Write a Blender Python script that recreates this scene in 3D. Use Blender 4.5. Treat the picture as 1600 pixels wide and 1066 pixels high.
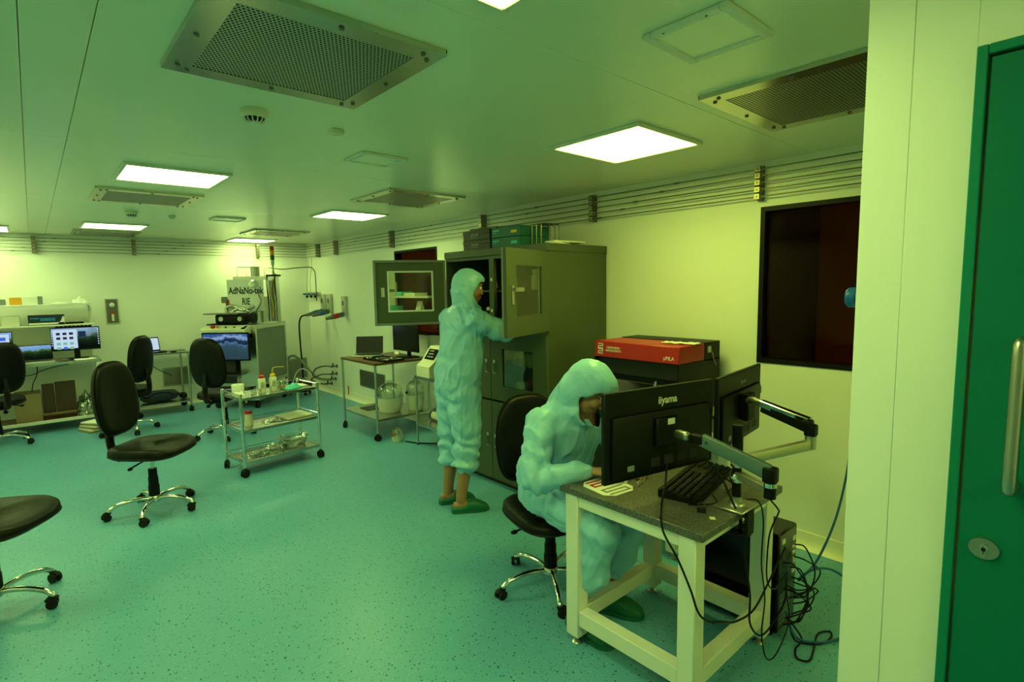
import bpy, bmesh, math, random
import numpy as np
from mathutils import Vector, Matrix, noise

# ------------------------------------------------------------------ camera, light, exposure
scene = bpy.context.scene
COL = scene.collection
for o in list(bpy.data.objects): bpy.data.objects.remove(o)
PI = math.pi
R = math.radians
H = 2.394          # ceiling height
YB = 9.035         # back wall
XL, YN = -6.2, -2.4  # left wall, wall behind the camera

cam_d = bpy.data.cameras.new('camera'); cam = bpy.data.objects.new('camera', cam_d); COL.objects.link(cam)
cam_d.sensor_width = 36.0; cam_d.lens = 840.45 / 1600 * 36.0; cam_d.clip_start = 0.02
_yaw, _pit, _rol = R(41.588), R(-5.8125), R(-0.9296)
_f = Vector((math.sin(_yaw)*math.cos(_pit), math.cos(_yaw)*math.cos(_pit), math.sin(_pit)))
_r = Vector((math.cos(_yaw), -math.sin(_yaw), 0)); _u = _r.cross(_f)
_r2 = _r*math.cos(_rol) + _u*math.sin(_rol); _u2 = _u*math.cos(_rol) - _r*math.sin(_rol)
_m = Matrix((_r2, _u2, -_f)).transposed().to_4x4(); _m.translation = Vector((-3.4734, 0, 1.6439))
cam.matrix_world = _m
scene.camera = cam
scene.view_settings.view_transform = 'Standard'
try: scene.view_settings.look = 'None'
except Exception: pass
scene.view_settings.gamma = 1.0
scene.view_settings.use_curve_mapping = False
scene.view_settings.exposure = 0.0
LAMP = 17.5                           # radiance of the ceiling panels
LAMP_COL = (0.77, 1.0, 0.25)          # yellow-green clean-room filter
LAMP_COL_R = (0.86, 1.0, 0.14)        # the row along the window wall is yellower
w = bpy.data.worlds.new('world'); scene.world = w; w.use_nodes = True
w.node_tree.nodes['Background'].inputs[0].default_value = (0.01, 0.012, 0.008, 1)
w.node_tree.nodes['Background'].inputs[1].default_value = 0.5

# ------------------------------------------------------------------ helpers
class MB:
    def __init__(s): s.v = []; s.f = []
    def add(s, vs, fs, M=None):
        n = len(s.v)
        if M is not None: vs = [M @ Vector(v) for v in vs]
        s.v += [tuple(v) for v in vs]; s.f += [tuple(i+n for i in f) for f in fs]; return s
    def box(s, x0, x1, y0, y1, z0, z1, M=None):
        return s.add([(x0,y0,z0),(x1,y0,z0),(x1,y1,z0),(x0,y1,z0),(x0,y0,z1),(x1,y0,z1),(x1,y1,z1),(x0,y1,z1)],
                     [(0,3,2,1),(4,5,6,7),(0,1,5,4),(1,2,6,5),(2,3,7,6),(3,0,4,7)], M)
    def rbox(s, x0, x1, y0, y1, z0, z1, r=.01, seg=2, M=None):
        b = bmesh.new(); bmesh.ops.create_cube(b, size=1.0)
        for v in b.verts:
            v.co = Vector(((x0+x1)/2+v.co.x*(x1-x0), (y0+y1)/2+v.co.y*(y1-y0), (z0+z1)/2+v.co.z*(z1-z0)))
        bmesh.ops.bevel(b, geom=b.edges[:], offset=r, segments=seg, affect='EDGES', profile=.5)
        b.verts.index_update()
        vs = [v.co.copy() for v in b.verts]; fs = [[v.index for v in f.verts] for f in b.faces]; b.free()
        return s.add(vs, fs, M)
    def cyl(s, p0, p1, r0, r1=None, n=16, M=None):
        r1 = r0 if r1 is None else r1
        p0 = Vector(p0); p1 = Vector(p1); t = (p1-p0).normalized()
        a = Vector((0,0,1)) if abs(t.z) < .9 else Vector((1,0,0))
        u = t.cross(a).normalized(); v = t.cross(u)
        vs = []
        for p, r in ((p0,r0),(p1,r1)):
            for i in range(n):
                c = 2*PI*i/n; vs.append(p + u*math.cos(c)*r + v*math.sin(c)*r)
        fs = [(i,(i+1)%n,n+(i+1)%n,n+i) for i in range(n)] + [tuple(range(n-1,-1,-1)), tuple(range(n,2*n))]
        fs = [tuple(reversed(f)) for f in fs]
        return s.add(vs, fs, M)
    def tube(s, pts, r, n=8, M=None, closed=False):
        pts = [Vector(p) for p in pts]; m = len(pts)
        rs = r if isinstance(r, (list, tuple)) else [r]*m
        rings = []; u = None
        for i, p in enumerate(pts):
            t = (pts[min(i+1,m-1)] - pts[max(i-1,0)])
            if t.length < 1e-9: t = Vector((0,0,1))
            t.normalize()
            if u is None:
                a = Vector((0,0,1)) if abs(t.z) < .9 else Vector((1,0,0)); u = t.cross(a).normalized()
            else:
                u = (u - t*u.dot(t)); u.normalize()
            v = t.cross(u)
            rings.append([p + (u*math.cos(2*PI*k/n) + v*math.sin(2*PI*k/n))*rs[i] for k in range(n)])
        return s.loft(rings, M=M)
    def loft(s, rings, cap=True, M=None):
        n = len(rings[0]); vs = [q for rg in rings for q in rg]; fs = []
        for j in range(len(rings)-1):
            for i in range(n):
                fs.append((j*n+i, j*n+(i+1)%n, (j+1)*n+(i+1)%n, (j+1)*n+i))
        if cap:
            fs.append(tuple(range(n-1,-1,-1))); fs.append(tuple((len(rings)-1)*n+i for i in range(n)))
        return s.add(vs, fs, M)
    def lathe(s, prof, n=24, M=None, c=(0,0,0)):
        rings = [[(c[0]+max(r,1e-4)*math.cos(2*PI*i/n), c[1]+max(r,1e-4)*math.sin(2*PI*i/n), c[2]+z) for i in range(n)] for r, z in prof]
        return s.loft(rings, M=M)
    def ell(s, c, r, n=20, m=12, M=None):
        rings = []
        for j in range(m+1):
            th = PI*j/m; rr = max(math.sin(th),1e-3)
            rings.append([(c[0]+r[0]*rr*math.cos(2*PI*i/n), c[1]+r[1]*rr*math.sin(2*PI*i/n), c[2]-r[2]*math.cos(th)) for i in range(n)])
        return s.loft(rings, M=M)
    def prism(s, pts, z0, z1, M=None):
        n = len(pts); a = sum(pts[i][0]*pts[(i+1)%n][1]-pts[(i+1)%n][0]*pts[i][1] for i in range(n))
        if a < 0: pts = pts[::-1]
        return s.add([(x,y,z0) for x,y in pts]+[(x,y,z1) for x,y in pts],
                     [tuple(range(n-1,-1,-1)), tuple(range(n,2*n))]+[(i,(i+1)%n,n+(i+1)%n,n+i) for i in range(n)], M)
    def mesh(s, name, smooth=True, ang=40):
        me = bpy.data.meshes.new(name); me.from_pydata(s.v, [], s.f)
        me.validate()
        if smooth:
            me.polygons.foreach_set('use_smooth', [True]*len(me.polygons)); me.set_sharp_from_angle(angle=R(ang))
        me.update(); return me
    def build(s, name, mat, parent=None, smooth=True, ang=40):
        return link(name, s.mesh(name, smooth, ang), mat, parent)

def link(name, me, mat, parent=None):
    o = bpy.data.objects.new(name, me); COL.objects.link(o)
    if mat is not None and len(me.materials) == 0: me.materials.append(mat)
    if parent is not None: o.parent = parent
    return o
def tag(o, label=None, cat=None, group=None, kind=None):
    if label: o['label'] = label
    if cat: o['category'] = cat
    if group: o['group'] = group
    if kind: o['kind'] = kind
    return o
def thing(name, label, cat, loc=(0,0,0), rz=0, group=None):
    o = bpy.data.objects.new(name, None); COL.objects.link(o); o.empty_display_size = .05
    o.location = loc; o.rotation_euler = (0,0,rz)
    return tag(o, label, cat, group)
def copy_tree(o, parent=None):
    c = o.copy(); COL.objects.link(c); c.parent = parent
    for ch in list(o.children): copy_tree(ch, c)
    return c
def crom(pts, k=6):
    """Catmull-Rom through pts"""
    P = [Vector(p) for p in pts]; P = [P[0]*2-P[1]] + P + [P[-1]*2-P[-2]]; out = []
    for i in range(1, len(P)-2):
        for j in range(k):
            t = j/k; a,b,c,d = P[i-1],P[i],P[i+1],P[i+2]
            out.append(.5*((2*b)+(c-a)*t+(2*a-5*b+4*c-d)*t*t+(3*b-a-3*c+d)*t**3))
    out.append(P[-2]); return out
def T(x, y, z, rz=0, rx=0, ry=0):
    return Matrix.Translation((x,y,z)) @ Matrix.Rotation(rz,4,'Z') @ Matrix.Rotation(ry,4,'Y') @ Matrix.Rotation(rx,4,'X')

# ------------------------------------------------------------------ materials
def mat(name, col, rough=.5, metal=0., var=.0, vscale=8., bump=0., bscale=60., coat=0., spec=.5, stretch=(1,1,1), trans=0., ior=1.45):
    m = bpy.data.materials.new(name); m.use_nodes = True; nt = m.node_tree; N = nt.nodes; L = nt.links
    b = N['Principled BSDF']
    b.inputs['Base Color'].default_value = (*col,1); b.inputs['Roughness'].default_value = rough
    b.inputs['Metallic'].default_value = metal; b.inputs['Specular IOR Level'].default_value = spec
    b.inputs['Coat Weight'].default_value = coat; b.inputs['Transmission Weight'].default_value = trans; b.inputs['IOR'].default_value = ior
    tc = N.new('ShaderNodeTexCoord'); mp = N.new('ShaderNodeMapping'); mp.inputs['Scale'].default_value = stretch
    L.new(tc.outputs['Object'], mp.inputs['Vector'])
    nz = N.new('ShaderNodeTexNoise'); nz.inputs['Scale'].default_value = vscale; nz.inputs['Detail'].default_value = 4
    L.new(mp.outputs['Vector'], nz.inputs['Vector'])
    mx = N.new('ShaderNodeMix'); mx.data_type = 'RGBA'
    lo = tuple(max(0,c*(1-var)) for c in col); hi = tuple(min(1,c*(1+var)) for c in col)
    mx.inputs[6].default_value = (*lo,1); mx.inputs[7].default_value = (*hi,1)
    L.new(nz.outputs['Fac'], mx.inputs[0]); L.new(mx.outputs[2], b.inputs['Base Color'])
    if bump > 0:
        n2 = N.new('ShaderNodeTexNoise'); n2.inputs['Scale'].default_value = bscale; n2.inputs['Detail'].default_value = 3
        L.new(mp.outputs['Vector'], n2.inputs['Vector'])
        bp = N.new('ShaderNodeBump'); bp.inputs['Strength'].default_value = bump; bp.inputs['Distance'].default_value = .01
        L.new(n2.outputs['Fac'], bp.inputs['Height']); L.new(bp.outputs['Normal'], b.inputs['Normal'])
    return m
def emis(name, col, st):
    m = bpy.data.materials.new(name); m.use_nodes = True; nt = m.node_tree; N = nt.nodes
    N.remove(N['Principled BSDF']); e = N.new('ShaderNodeEmission'); e.inputs[0].default_value = (*col,1); e.inputs[1].default_value = st
    nt.links.new(e.outputs[0], N['Material Output'].inputs[0]); return m
def thin_glass(name, tint, refl=.12, rough=.02, edge=.6):
    m = bpy.data.materials.new(name); m.use_nodes = True; nt = m.node_tree; N = nt.nodes; L = nt.links
    N.remove(N['Principled BSDF'])
    t = N.new('ShaderNodeBsdfTransparent'); t.inputs[0].default_value = (*tint,1)
    g = N.new('ShaderNodeBsdfGlossy'); g.inputs['Roughness'].default_value = rough; g.inputs[0].default_value = (.95,.95,.95,1)
    lw = N.new('ShaderNodeLayerWeight'); lw.inputs[0].default_value = .35
    ma = N.new('ShaderNodeMath'); ma.operation = 'MULTIPLY_ADD'; ma.inputs[1].default_value = edge; ma.inputs[2].default_value = refl
    L.new(lw.outputs['Fresnel'], ma.inputs[0])
    mx = N.new('ShaderNodeMixShader'); L.new(ma.outputs[0], mx.inputs[0]); L.new(t.outputs[0], mx.inputs[1]); L.new(g.outputs[0], mx.inputs[2])
    L.new(mx.outputs[0], N['Material Output'].inputs[0]); return m
def floor_mat():
    m = mat('floor_vinyl', (.115,.365,.57), .36, var=.07, vscale=1.2, spec=.45); nt = m.node_tree; N = nt.nodes; L = nt.links
    b = N['Principled BSDF']; src = b.inputs['Base Color'].links[0].from_socket
    tc = N['Texture Coordinate']
    cur = src
    for sc, th, colr, keep in ((42,.17,(.012,.03,.045),.55),(75,.2,(.03,.10,.14),.5),(60,.16,(.30,.55,.62),.35)):
        v = N.new('ShaderNodeTexVoronoi'); v.inputs['Scale'].default_value = sc; L.new(tc.outputs['Object'], v.inputs['Vector'])
        lt = N.new('ShaderNodeMath'); lt.operation = 'LESS_THAN'; lt.inputs[1].default_value = th; L.new(v.outputs['Distance'], lt.inputs[0])
        sp = N.new('ShaderNodeSeparateColor'); L.new(v.outputs['Color'], sp.inputs[0])
        l2 = N.new('ShaderNodeMath'); l2.operation = 'LESS_THAN'; l2.inputs[1].default_value = keep; L.new(sp.outputs[0], l2.inputs[0])
        mu = N.new('ShaderNodeMath'); mu.operation = 'MULTIPLY'; L.new(lt.outputs[0], mu.inputs[0]); L.new(l2.outputs[0], mu.inputs[1])
        mx = N.new('ShaderNodeMix'); mx.data_type = 'RGBA'; L.new(mu.outputs[0], mx.inputs[0]); L.new(cur, mx.inputs[6]); mx.inputs[7].default_value = (*colr,1)
        cur = mx.outputs[2]
    L.new(cur, b.inputs['Base Color']); return m
def perf_mat(pitch=.0125):
    m = mat('perforated_steel', (.55,.56,.52), .38, .9); nt = m.node_tree; N = nt.nodes; L = nt.links; b = N['Principled BSDF']
    tc = N['Texture Coordinate']; sp = N.new('ShaderNodeSeparateXYZ'); L.new(tc.outputs['Object'], sp.inputs[0])
    def M(op, a, bb=None, c=None):
        q = N.new('ShaderNodeMath'); q.operation = op
        for i, x in enumerate((a,bb,c)):
            if x is None: continue
            if isinstance(x,(int,float)): q.inputs[i].default_value = x
            else: L.new(x, q.inputs[i])
        return q.outputs[0]
    yy = M('DIVIDE', sp.outputs[1], pitch); row = M('FLOOR', yy); odd = M('MULTIPLY', M('FLOORED_MODULO', row, 2.0), .5)
    xx = M('ADD', M('DIVIDE', sp.outputs[0], pitch), odd)
    fx = M('SUBTRACT', M('FRACT', xx), .5); fy = M('SUBTRACT', M('FRACT', yy), .5)
    d = M('SQRT', M('ADD', M('MULTIPLY', fx, fx), M('MULTIPLY', fy, fy)))
    hole = M('LESS_THAN', d, .36)
    mx = N.new('ShaderNodeMix'); mx.data_type = 'RGBA'; L.new(hole, mx.inputs[0])
    mx.inputs[6].default_value = (.5,.5,.46,1); mx.inputs[7].default_value = (.012,.012,.012,1)
    L.new(mx.outputs[2], b.inputs['Base Color']); L.new(M('MULTIPLY', M('SUBTRACT', 1.0, hole), .9), b.inputs['Metallic'])
    L.new(M('MULTIPLY_ADD', hole, .5, .38), b.inputs['Roughness'])
    return m
def granite_mat():
    m = mat('granite', (.05,.05,.048), .32, var=.5, vscale=120); nt = m.node_tree; N = nt.nodes; L = nt.links; b = N['Principled BSDF']
    v = N.new('ShaderNodeTexVoronoi'); v.inputs['Scale'].default_value = 260; L.new(N['Texture Coordinate'].outputs['Object'], v.inputs['Vector'])
    cr = N.new('ShaderNodeValToRGB'); cr.color_ramp.elements[0].color = (.035,.035,.035,1); cr.color_ramp.elements[1].color = (.16,.16,.15,1)
    sp = N.new('ShaderNodeSeparateColor'); L.new(v.outputs['Color'], sp.inputs[0]); L.new(sp.outputs[0], cr.inputs[0])
    L.new(cr.outputs[0], b.inputs['Base Color']); return m
def landscape(name, cols, st=1.0, seed=0., hor=.45):
    """flat print on a lit screen: sky, ridge line, foreground; object coords x in 0..1, y in 0..1 on the panel"""
    m = bpy.data.materials.new(name); m.use_nodes = True; nt = m.node_tree; N = nt.nodes; L = nt.links; N.remove(N['Principled BSDF'])
    tc = N.new('ShaderNodeTexCoord'); sp = N.new('ShaderNodeSeparateXYZ'); L.new(tc.outputs['Generated'], sp.inputs[0])
    nz = N.new('ShaderNodeTexNoise'); nz.inputs['Scale'].default_value = 3.; nz.inputs['Detail'].default_value = 5
    mp = N.new('ShaderNodeMapping'); mp.inputs['Location'].default_value = (seed,seed*.7,0); mp.inputs['Scale'].default_value = (1.,.15,.15)
    L.new(tc.outputs['Generated'], mp.inputs[0]); L.new(mp.outputs[0], nz.inputs['Vector'])
    ad = N.new('ShaderNodeMath'); ad.operation = 'MULTIPLY_ADD'; ad.inputs[1].default_value = -.55; L.new(nz.outputs['Fac'], ad.inputs[0]); L.new(sp.outputs[2], ad.inputs[2])
    n2 = N.new('ShaderNodeTexNoise'); n2.inputs['Scale'].default_value = 9; n2.inputs['Detail'].default_value = 6; L.new(tc.outputs['Generated'], n2.inputs['Vector'])
    a2 = N.new('ShaderNodeMath'); a2.operation = 'MULTIPLY_ADD'; a2.inputs[1].default_value = .28; L.new(n2.outputs['Fac'], a2.inputs[0]); L.new(ad.outputs[0], a2.inputs[2])
    cr = N.new('ShaderNodeValToRGB'); e = cr.color_ramp.elements; n = len(cols)
    while len(e) < n: e.new(.5)
    for i, (pos, c) in enumerate(cols): e[i].position = pos; e[i].color = (*c,1)
    L.new(a2.outputs[0], cr.inputs[0])
    em = N.new('ShaderNodeEmission'); em.inputs[1].default_value = st; L.new(cr.outputs[0], em.inputs[0])
    L.new(em.outputs[0], N['Material Output'].inputs[0]); return m

K = {}
K['wall'] = mat('wall_paint', (.80,.82,.76), .42, var=.015, vscale=2)
K['ceil'] = mat('ceiling_paint', (.86,.88,.74), .25, var=.02, vscale=1.5, spec=.6)
K['floor'] = floor_mat()
K['cove'] = mat('cove_vinyl', (.82,.82,.66), .4)
K['steel'] = mat('brushed_steel', (.56,.57,.54), .27, 1.0, var=.12, vscale=40, stretch=(1,8,1))
K['satin'] = mat('satin_steel', (.50,.50,.46), .4, 1.0, var=.1, vscale=30)
K['chrome'] = mat('chrome', (.78,.78,.76), .09, 1.0)
K['dsteel'] = mat('dark_steel', (.16,.16,.15), .35, 1.0, var=.2)
K['alu'] = mat('aluminium', (.62,.63,.60), .33, 1.0, var=.06)
K['perf'] = perf_mat()
K['clamp'] = mat('clamp_metal', (.30,.28,.20), .38, 1.0)
K['ventf'] = mat('vent_frame_steel', (.52,.53,.46), .24, 1.0, var=.05, vscale=3)
K['black'] = mat('black_plastic', (.004,.0045,.004), .45, var=.2, vscale=30, spec=.2)
K['blackm'] = mat('matt_black', (.01,.01,.01), .7)
K['gloss'] = mat('gloss_black', (.004,.004,.0045), .14, spec=.3)
K['leather'] = mat('black_leatherette', (.005,.0048,.004), .40, spec=.2, var=.25, vscale=20, bump=.12, bscale=180)
K['rubber'] = mat('black_rubber', (.007,.007,.007), .6, spec=.3)
K['white'] = mat('white_powder_coat', (.76,.76,.70), .38, var=.02)
K['wplastic'] = mat('white_plastic', (.78,.78,.72), .4)
K['cream'] = mat('cream_plastic', (.74,.72,.58), .42)
K['cab'] = mat('cabinet_grey', (.060,.080,.040), .42, var=.04, vscale=3)
K['cabd'] = mat('cabinet_dark', (.045,.047,.046), .5)
K['panel'] = mat('machine_panel', (.19,.215,.20), .5, var=.05)
K['granite'] = granite_mat()
K['red'] = mat('red_paint', (.42,.012,.008), .38, var=.04)
K['redp'] = mat('red_plastic', (.5,.015,.01), .35)
K['green'] = mat('green_door_paint', (.002,.155,.105), .42, var=.04, vscale=4, spec=.22)
K['greenf'] = mat('green_frame_paint', (.004,.20,.135), .38, spec=.25)
K['brass'] = mat('satin_nickel', (.46,.44,.37), .3, 1.0, var=.1, vscale=60, stretch=(1,1,12))
K['blue'] = mat('blue_plastic', (.005,.10,.32), .35)
K['bluec'] = mat('blue_cable', (.004,.09,.30), .4)
K['yellow'] = mat('yellow_plastic', (.70,.48,.02), .35)
K['orange'] = mat('orange_card', (.75,.33,.02), .5)
K['teal'] = mat('teal_mask', (.10,.55,.55), .7)
K['skin'] = mat('skin', (.36,.19,.10), .5, var=.1, vscale=25, bump=.05, bscale=300)
K['lip'] = mat('lip', (.22,.09,.06), .5)
K['hair'] = mat('hair', (.012,.010,.009), .55)
K['eyew'] = mat('eye_white', (.7,.7,.66), .25)
K['suit'] = mat('cleanroom_fabric', (.265,.58,.80), .42, var=.05, vscale=14, bump=.35, bscale=26, spec=.6)
K['clog'] = mat('green_clog', (.010,.13,.075), .45)
K['wood'] = mat('dark_wood', (.06,.028,.014), .4, var=.5, vscale=6, stretch=(9,9,.7))
K['brownw'] = mat('brown_laminate', (.13,.07,.03), .4, var=.4, vscale=9, stretch=(1,7,1))
K['card'] = mat('cardboard', (.30,.22,.12), .8, var=.1)
K['paper'] = mat('paper', (.78,.78,.72), .8)
K['navy'] = mat('navy_fabric', (.010,.022,.045), .7, bump=.4, bscale=40)
K['glass'] = thin_glass('clear_glass', (.92,.96,.93), .08)
K['pglass'] = thin_glass('clear_plastic', (.80,.86,.80), .10, .12)
K['amber'] = thin_glass('amber_window_film', (.66,.30,.012), .004, .015, .07)
K['cabglass'] = thin_glass('cabinet_glass', (.70,.72,.60), .02, .02, .22)
K['liquid'] = mat('milky_plastic', (.66,.68,.58), .35)
K['boxblack'] = mat('black_box', (.035,.038,.034), .5)
K['boxgreen'] = mat('green_box', (.015,.13,.11), .5, var=.1)
K['print'] = mat('pale_print', (.72,.72,.66), .5)
K['printd'] = mat('dark_print', (.01,.01,.01), .6)
K['logo_grey'] = mat('grey_print', (.22,.24,.25), .5)
K['spring'] = mat('gunmetal_teal', (.17,.24,.25), .35, .6)
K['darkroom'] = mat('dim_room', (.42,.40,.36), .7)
K['amberbot'] = mat('amber_bottle', (.06,.022,.006), .15)
K['lamp'] = emis('lamp_panel', LAMP_COL, LAMP)
K['lampr'] = emis('lamp_panel_yellow', LAMP_COL_R, LAMP*1.25)
K['lampe'] = emis('lamp_panel_corner', (0.76,1.0,0.30), LAMP*.97)
K['lampm'] = emis('lamp_panel_middle', LAMP_COL, LAMP*1.25)
K['lamp_added'] = emis('added_corridor_glow', (1.0,.95,.8), 26)  # glow of the added lamp beyond the amber windows
K['pipe'] = mat('stainless_pipe', (.22,.22,.19), .35, 1.0)
K['lampb'] = emis('lamp_panel_cool', (0.74,1.0,0.33), LAMP*.78)

def text(name, s, size, m, parent, M, ext=.0006, sx=1., font_bold=0.):
    cu = bpy.data.curves.new(name, 'FONT'); cu.body = s; cu.size = size; cu.extrude = ext; cu.align_x = 'CENTER'; cu.align_y = 'CENTER'
    cu.offset = font_bold
    o = bpy.data.objects.new(name, cu); COL.objects.link(o)
    dg = bpy.context.evaluated_depsgraph_get(); me = bpy.data.meshes.new_from_object(o.evaluated_get(dg))
    bpy.data.objects.remove(o); bpy.data.curves.remove(cu)
    me.transform(M @ Matrix.Diagonal((sx,1,1,1))); me.materials.clear()
    return link(name, me, m, parent)
# ------------------------------------------------------------------ the room
def struct(name, mb, m, parent=None, smooth=False):
    o = mb.build(name, m, parent, smooth)
    if parent is None: o['kind'] = 'structure'
    return o
struct('floor', MB().box(XL-.1, .1, YN-.1, YB+.1, -.1, 0), K['floor'])
# ceiling of sandwich panels with open joints
ceiling = struct('ceiling', MB().box(XL-.1, .1, YN-.1, YB+.1, H+.02, H+.12), K['ceil'])
xs = [(XL, -3.443), (-3.4405, -3.2855), (-3.283, 0)]
ys = [YN, 1.256, 3.45, 5.64, 7.84, YB]
for a, b in xs:
    for c, d in zip(ys[:-1], ys[1:]):
        struct('ceiling_panel', MB().rbox(a, b, c+.0012, d-.0012, H, H+.019, .0015, 1), K['ceil'], ceiling)
# walls
WIN = [(.30, 1.53, 1.13, 2.113), (5.17, 6.13, 1.08, 2.108)]
m = MB(); m.box(0,.1,YN,WIN[0][0],0,H); m.box(0,.1,WIN[0][1],WIN[1][0],0,H); m.box(0,.1,WIN[1][1],YB,0,H)
for y0,y1,z0,z1 in WIN: m.box(0,.1,y0,y1,0,z0); m.box(0,.1,y0,y1,z1,H)
struct('wall_right', m, K['wall'])
struct('wall_back', MB().box(XL, .1, YB, YB+.1, 0, H), K['wall'])
struct('wall_left', MB().box(XL-.1, XL, YN, YB, 0, H), K['wall'])
struct('wall_front', MB().box(XL, .1, YN-.1, YN, 0, H), K['wall'])
def cove(name, pts, M):   # coved skirting: profile swept along a straight wall
    prof = [(0,.10),(.012,.10),(.013,.06),(.020,.03),(.035,.012),(.055,.002),(0,.0)]
    mb = MB(); a, b = pts
    mb.loft([[(q, a, z) for q, z in prof], [(q, b, z) for q, z in prof]], M=M); o = struct(name, mb, K['cove'], smooth=True); return o
cove('baseboard_right', (-YB, -YN), T(0,0,0,PI))            # x -> -x, y -> -y
cove('baseboard_back', (0, -XL), T(0,YB,0,-PI/2) @ Matrix.Diagonal((1,-1,1,1)))
# windows: amber film in black frames, a dim room beyond
for i, (y0,y1,z0,z1) in enumerate(WIN):
    wn = bpy.data.objects.new('window_%d' % (i+1), None); COL.objects.link(wn); wn['kind'] = 'structure'; wn.location = (0,(y0+y1)/2,z0)
    hy = (y1-y0)/2; hz = z1-z0; t = .028
    fr = MB()
    for a in ((-.006,.09,-hy,hy,0,t),(-.006,.09,-hy,hy,hz-t,hz),(-.006,.09,-hy,-hy+t,t,hz-t),(-.006,.09,hy-t,hy,t,hz-t)): fr.box(*a)
    fr.build('window_frame', K['black'], wn, False)
    MB().box(.030,.036,-hy+t,hy-t,t,hz-t).build('glass_pane', K['amber'], wn, False)
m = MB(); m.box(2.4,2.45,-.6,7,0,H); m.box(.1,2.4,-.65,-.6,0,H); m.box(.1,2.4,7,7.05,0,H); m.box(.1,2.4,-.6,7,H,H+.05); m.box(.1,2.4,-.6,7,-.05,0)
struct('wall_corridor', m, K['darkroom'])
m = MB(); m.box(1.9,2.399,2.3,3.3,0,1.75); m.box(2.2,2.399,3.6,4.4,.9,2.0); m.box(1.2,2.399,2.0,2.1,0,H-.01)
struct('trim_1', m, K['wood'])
# the wall and green door beside the camera
XW = -2.0
nw = bpy.data.objects.new('wall_entrance', None); COL.objects.link(nw); nw['kind'] = 'structure'; nw.location = (XW, 0, 0)
m = MB(); m.rbox(0,.10,.3296,.418,0,H,.0012,1); m.build('wall_panel', K['wall'], nw, True)
m = MB(); m.rbox(.0004,.10,.222,.3292,0,H,.0012,1); m.build('wall_panel', K['wall'], nw, True)
m = MB(); m.box(.0012,.10,-.92,.222,2.11,H); m.build('wall_panel', K['wall'], nw, False)
m = MB(); m.box(.0012,.10,YN,-.92,0,H); m.build('wall_panel', K['wall'], nw, False)
dr = bpy.data.objects.new('door_1', None); COL.objects.link(dr); dr['kind'] = 'structure'; dr.location = (XW,0,0)
fr = MB()
fr.rbox(-.012,.108,.203,.2215,0,2.109,.002,1); fr.rbox(-.012,.108,-.9195,-.90,0,2.109,.002,1); fr.rbox(-.012,.108,-.90,.203,2.09,2.109,.002,1)
fr.build('door_frame', K['greenf'], dr)
MB().rbox(-.006,.045,-.897,.1985,.006,2.084,.002,1).build('door_leaf', K['green'], dr)
h = MB(); h.tube(crom([(-.005,.119,1.228),(-.045,.119,1.222),(-.060,.119,1.24),(-.060,.119,1.36),(-.060,.119,1.50),(-.045,.119,1.518),(-.005,.119,1.515)],6), .0115, 16)
h.build('handle', K['brass'], dr)
lk = MB(); lk.add([], []); e = [(math.cos(2*PI*i/32)*.025, math.sin(2*PI*i/32)*.0225) for i in range(32)]
lk.prism(e, 0, .006, T(-.006,.155,1.075,-PI/2,PI/2)); esc = lk.build('lock_escutcheon', K['brass'], dr)
kh = MB(); kh.cyl((-.0125,.155,1.078),(-.0155,.155,1.078),.0078,n=16); kh.box(-.0155,-.0125,.1515,.1585,1.058,1.078); kh.build('cylinder_lock', K['satin'], esc)
kd = MB(); kd.box(-.0162,-.0154,.1542,.1558,1.064,1.081); kd.build('keyhole', K['blackm'], esc)

# ------------------------------------------------------------------ ceiling fittings
def ceiling_light(x0,x1,y0,y1,label,m):
    cx, cy = (x0+x1)/2, (y0+y1)/2; hx, hy = (x1-x0)/2, (y1-y0)/2
    t = thing('ceiling_light', label, 'ceiling light', (cx,cy,H), 0, 'square ceiling light panels')
    f = .022; fr = MB()
    for a in ((-hx-f,hx+f,-hy-f,-hy),(-hx-f,hx+f,hy,hy+f),(-hx-f,-hx,-hy,hy),(hx,hx+f,-hy,hy)): fr.rbox(a[0],a[1],a[2],a[3],-.017,-.0005,.003,1)
    fr.build('frame', K['white'], t)
    MB().box(-hx,hx,-hy,hy,-.012,-.006).build('diffuser', m, t, False)
    return t
for a in ((-1.292,-.758,1.546,2.083,'large bright square ceiling light above the desk with the monitors','lampr'),
          (-2.999,-2.464,3.866,4.391,'bright ceiling light in front of the vent grille on the left','lampm'),
          (-2.992,-2.446,7.278,7.82,'bright ceiling light just above the grille nearest the computer bench','lampb'),
          (-1.271,-.716,4.998,5.511,'bright ceiling light near the cabinet and the open glass door','lampm'),
          (-1.232,-.688,8.397,8.91,'far bright ceiling light over the machine with the tower lamp','lampe'),
          (-4.164,-3.622,8.134,8.80,'ceiling light cut by the left edge of the picture','lampb'),
          (-3.01,-2.476,.60,1.141,'ceiling light of which only a corner shows at the top edge','lamp'),
          (-4.164,-3.622,4.75,5.29,'ceiling light beyond the left edge in the middle of the room','lampm'),
          (-4.164,-3.622,1.35,1.89,'ceiling light beyond the left edge beside the camera','lamp'),
          (-5.75,-5.21,7.28,7.82,'far left ceiling light out of the frame','lampm'),
          (-5.75,-5.21,3.87,4.41,'left wall ceiling light out of the frame','lampm'),
          (-1.292,-.758,-1.9,-1.36,'ceiling light behind the entrance wall','lampr'),
          (-3.01,-2.476,-1.9,-1.36,'ceiling light behind the camera','lamp')):
    ceiling_light(*a[:5], K[a[5]])
screw_me = MB().lathe([(.0085,-.0005),(.0085,-.003),(.0055,-.006),(.0005,-.0065)],12).mesh('screw'); screw_me.materials.append(K['dsteel'])
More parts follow.
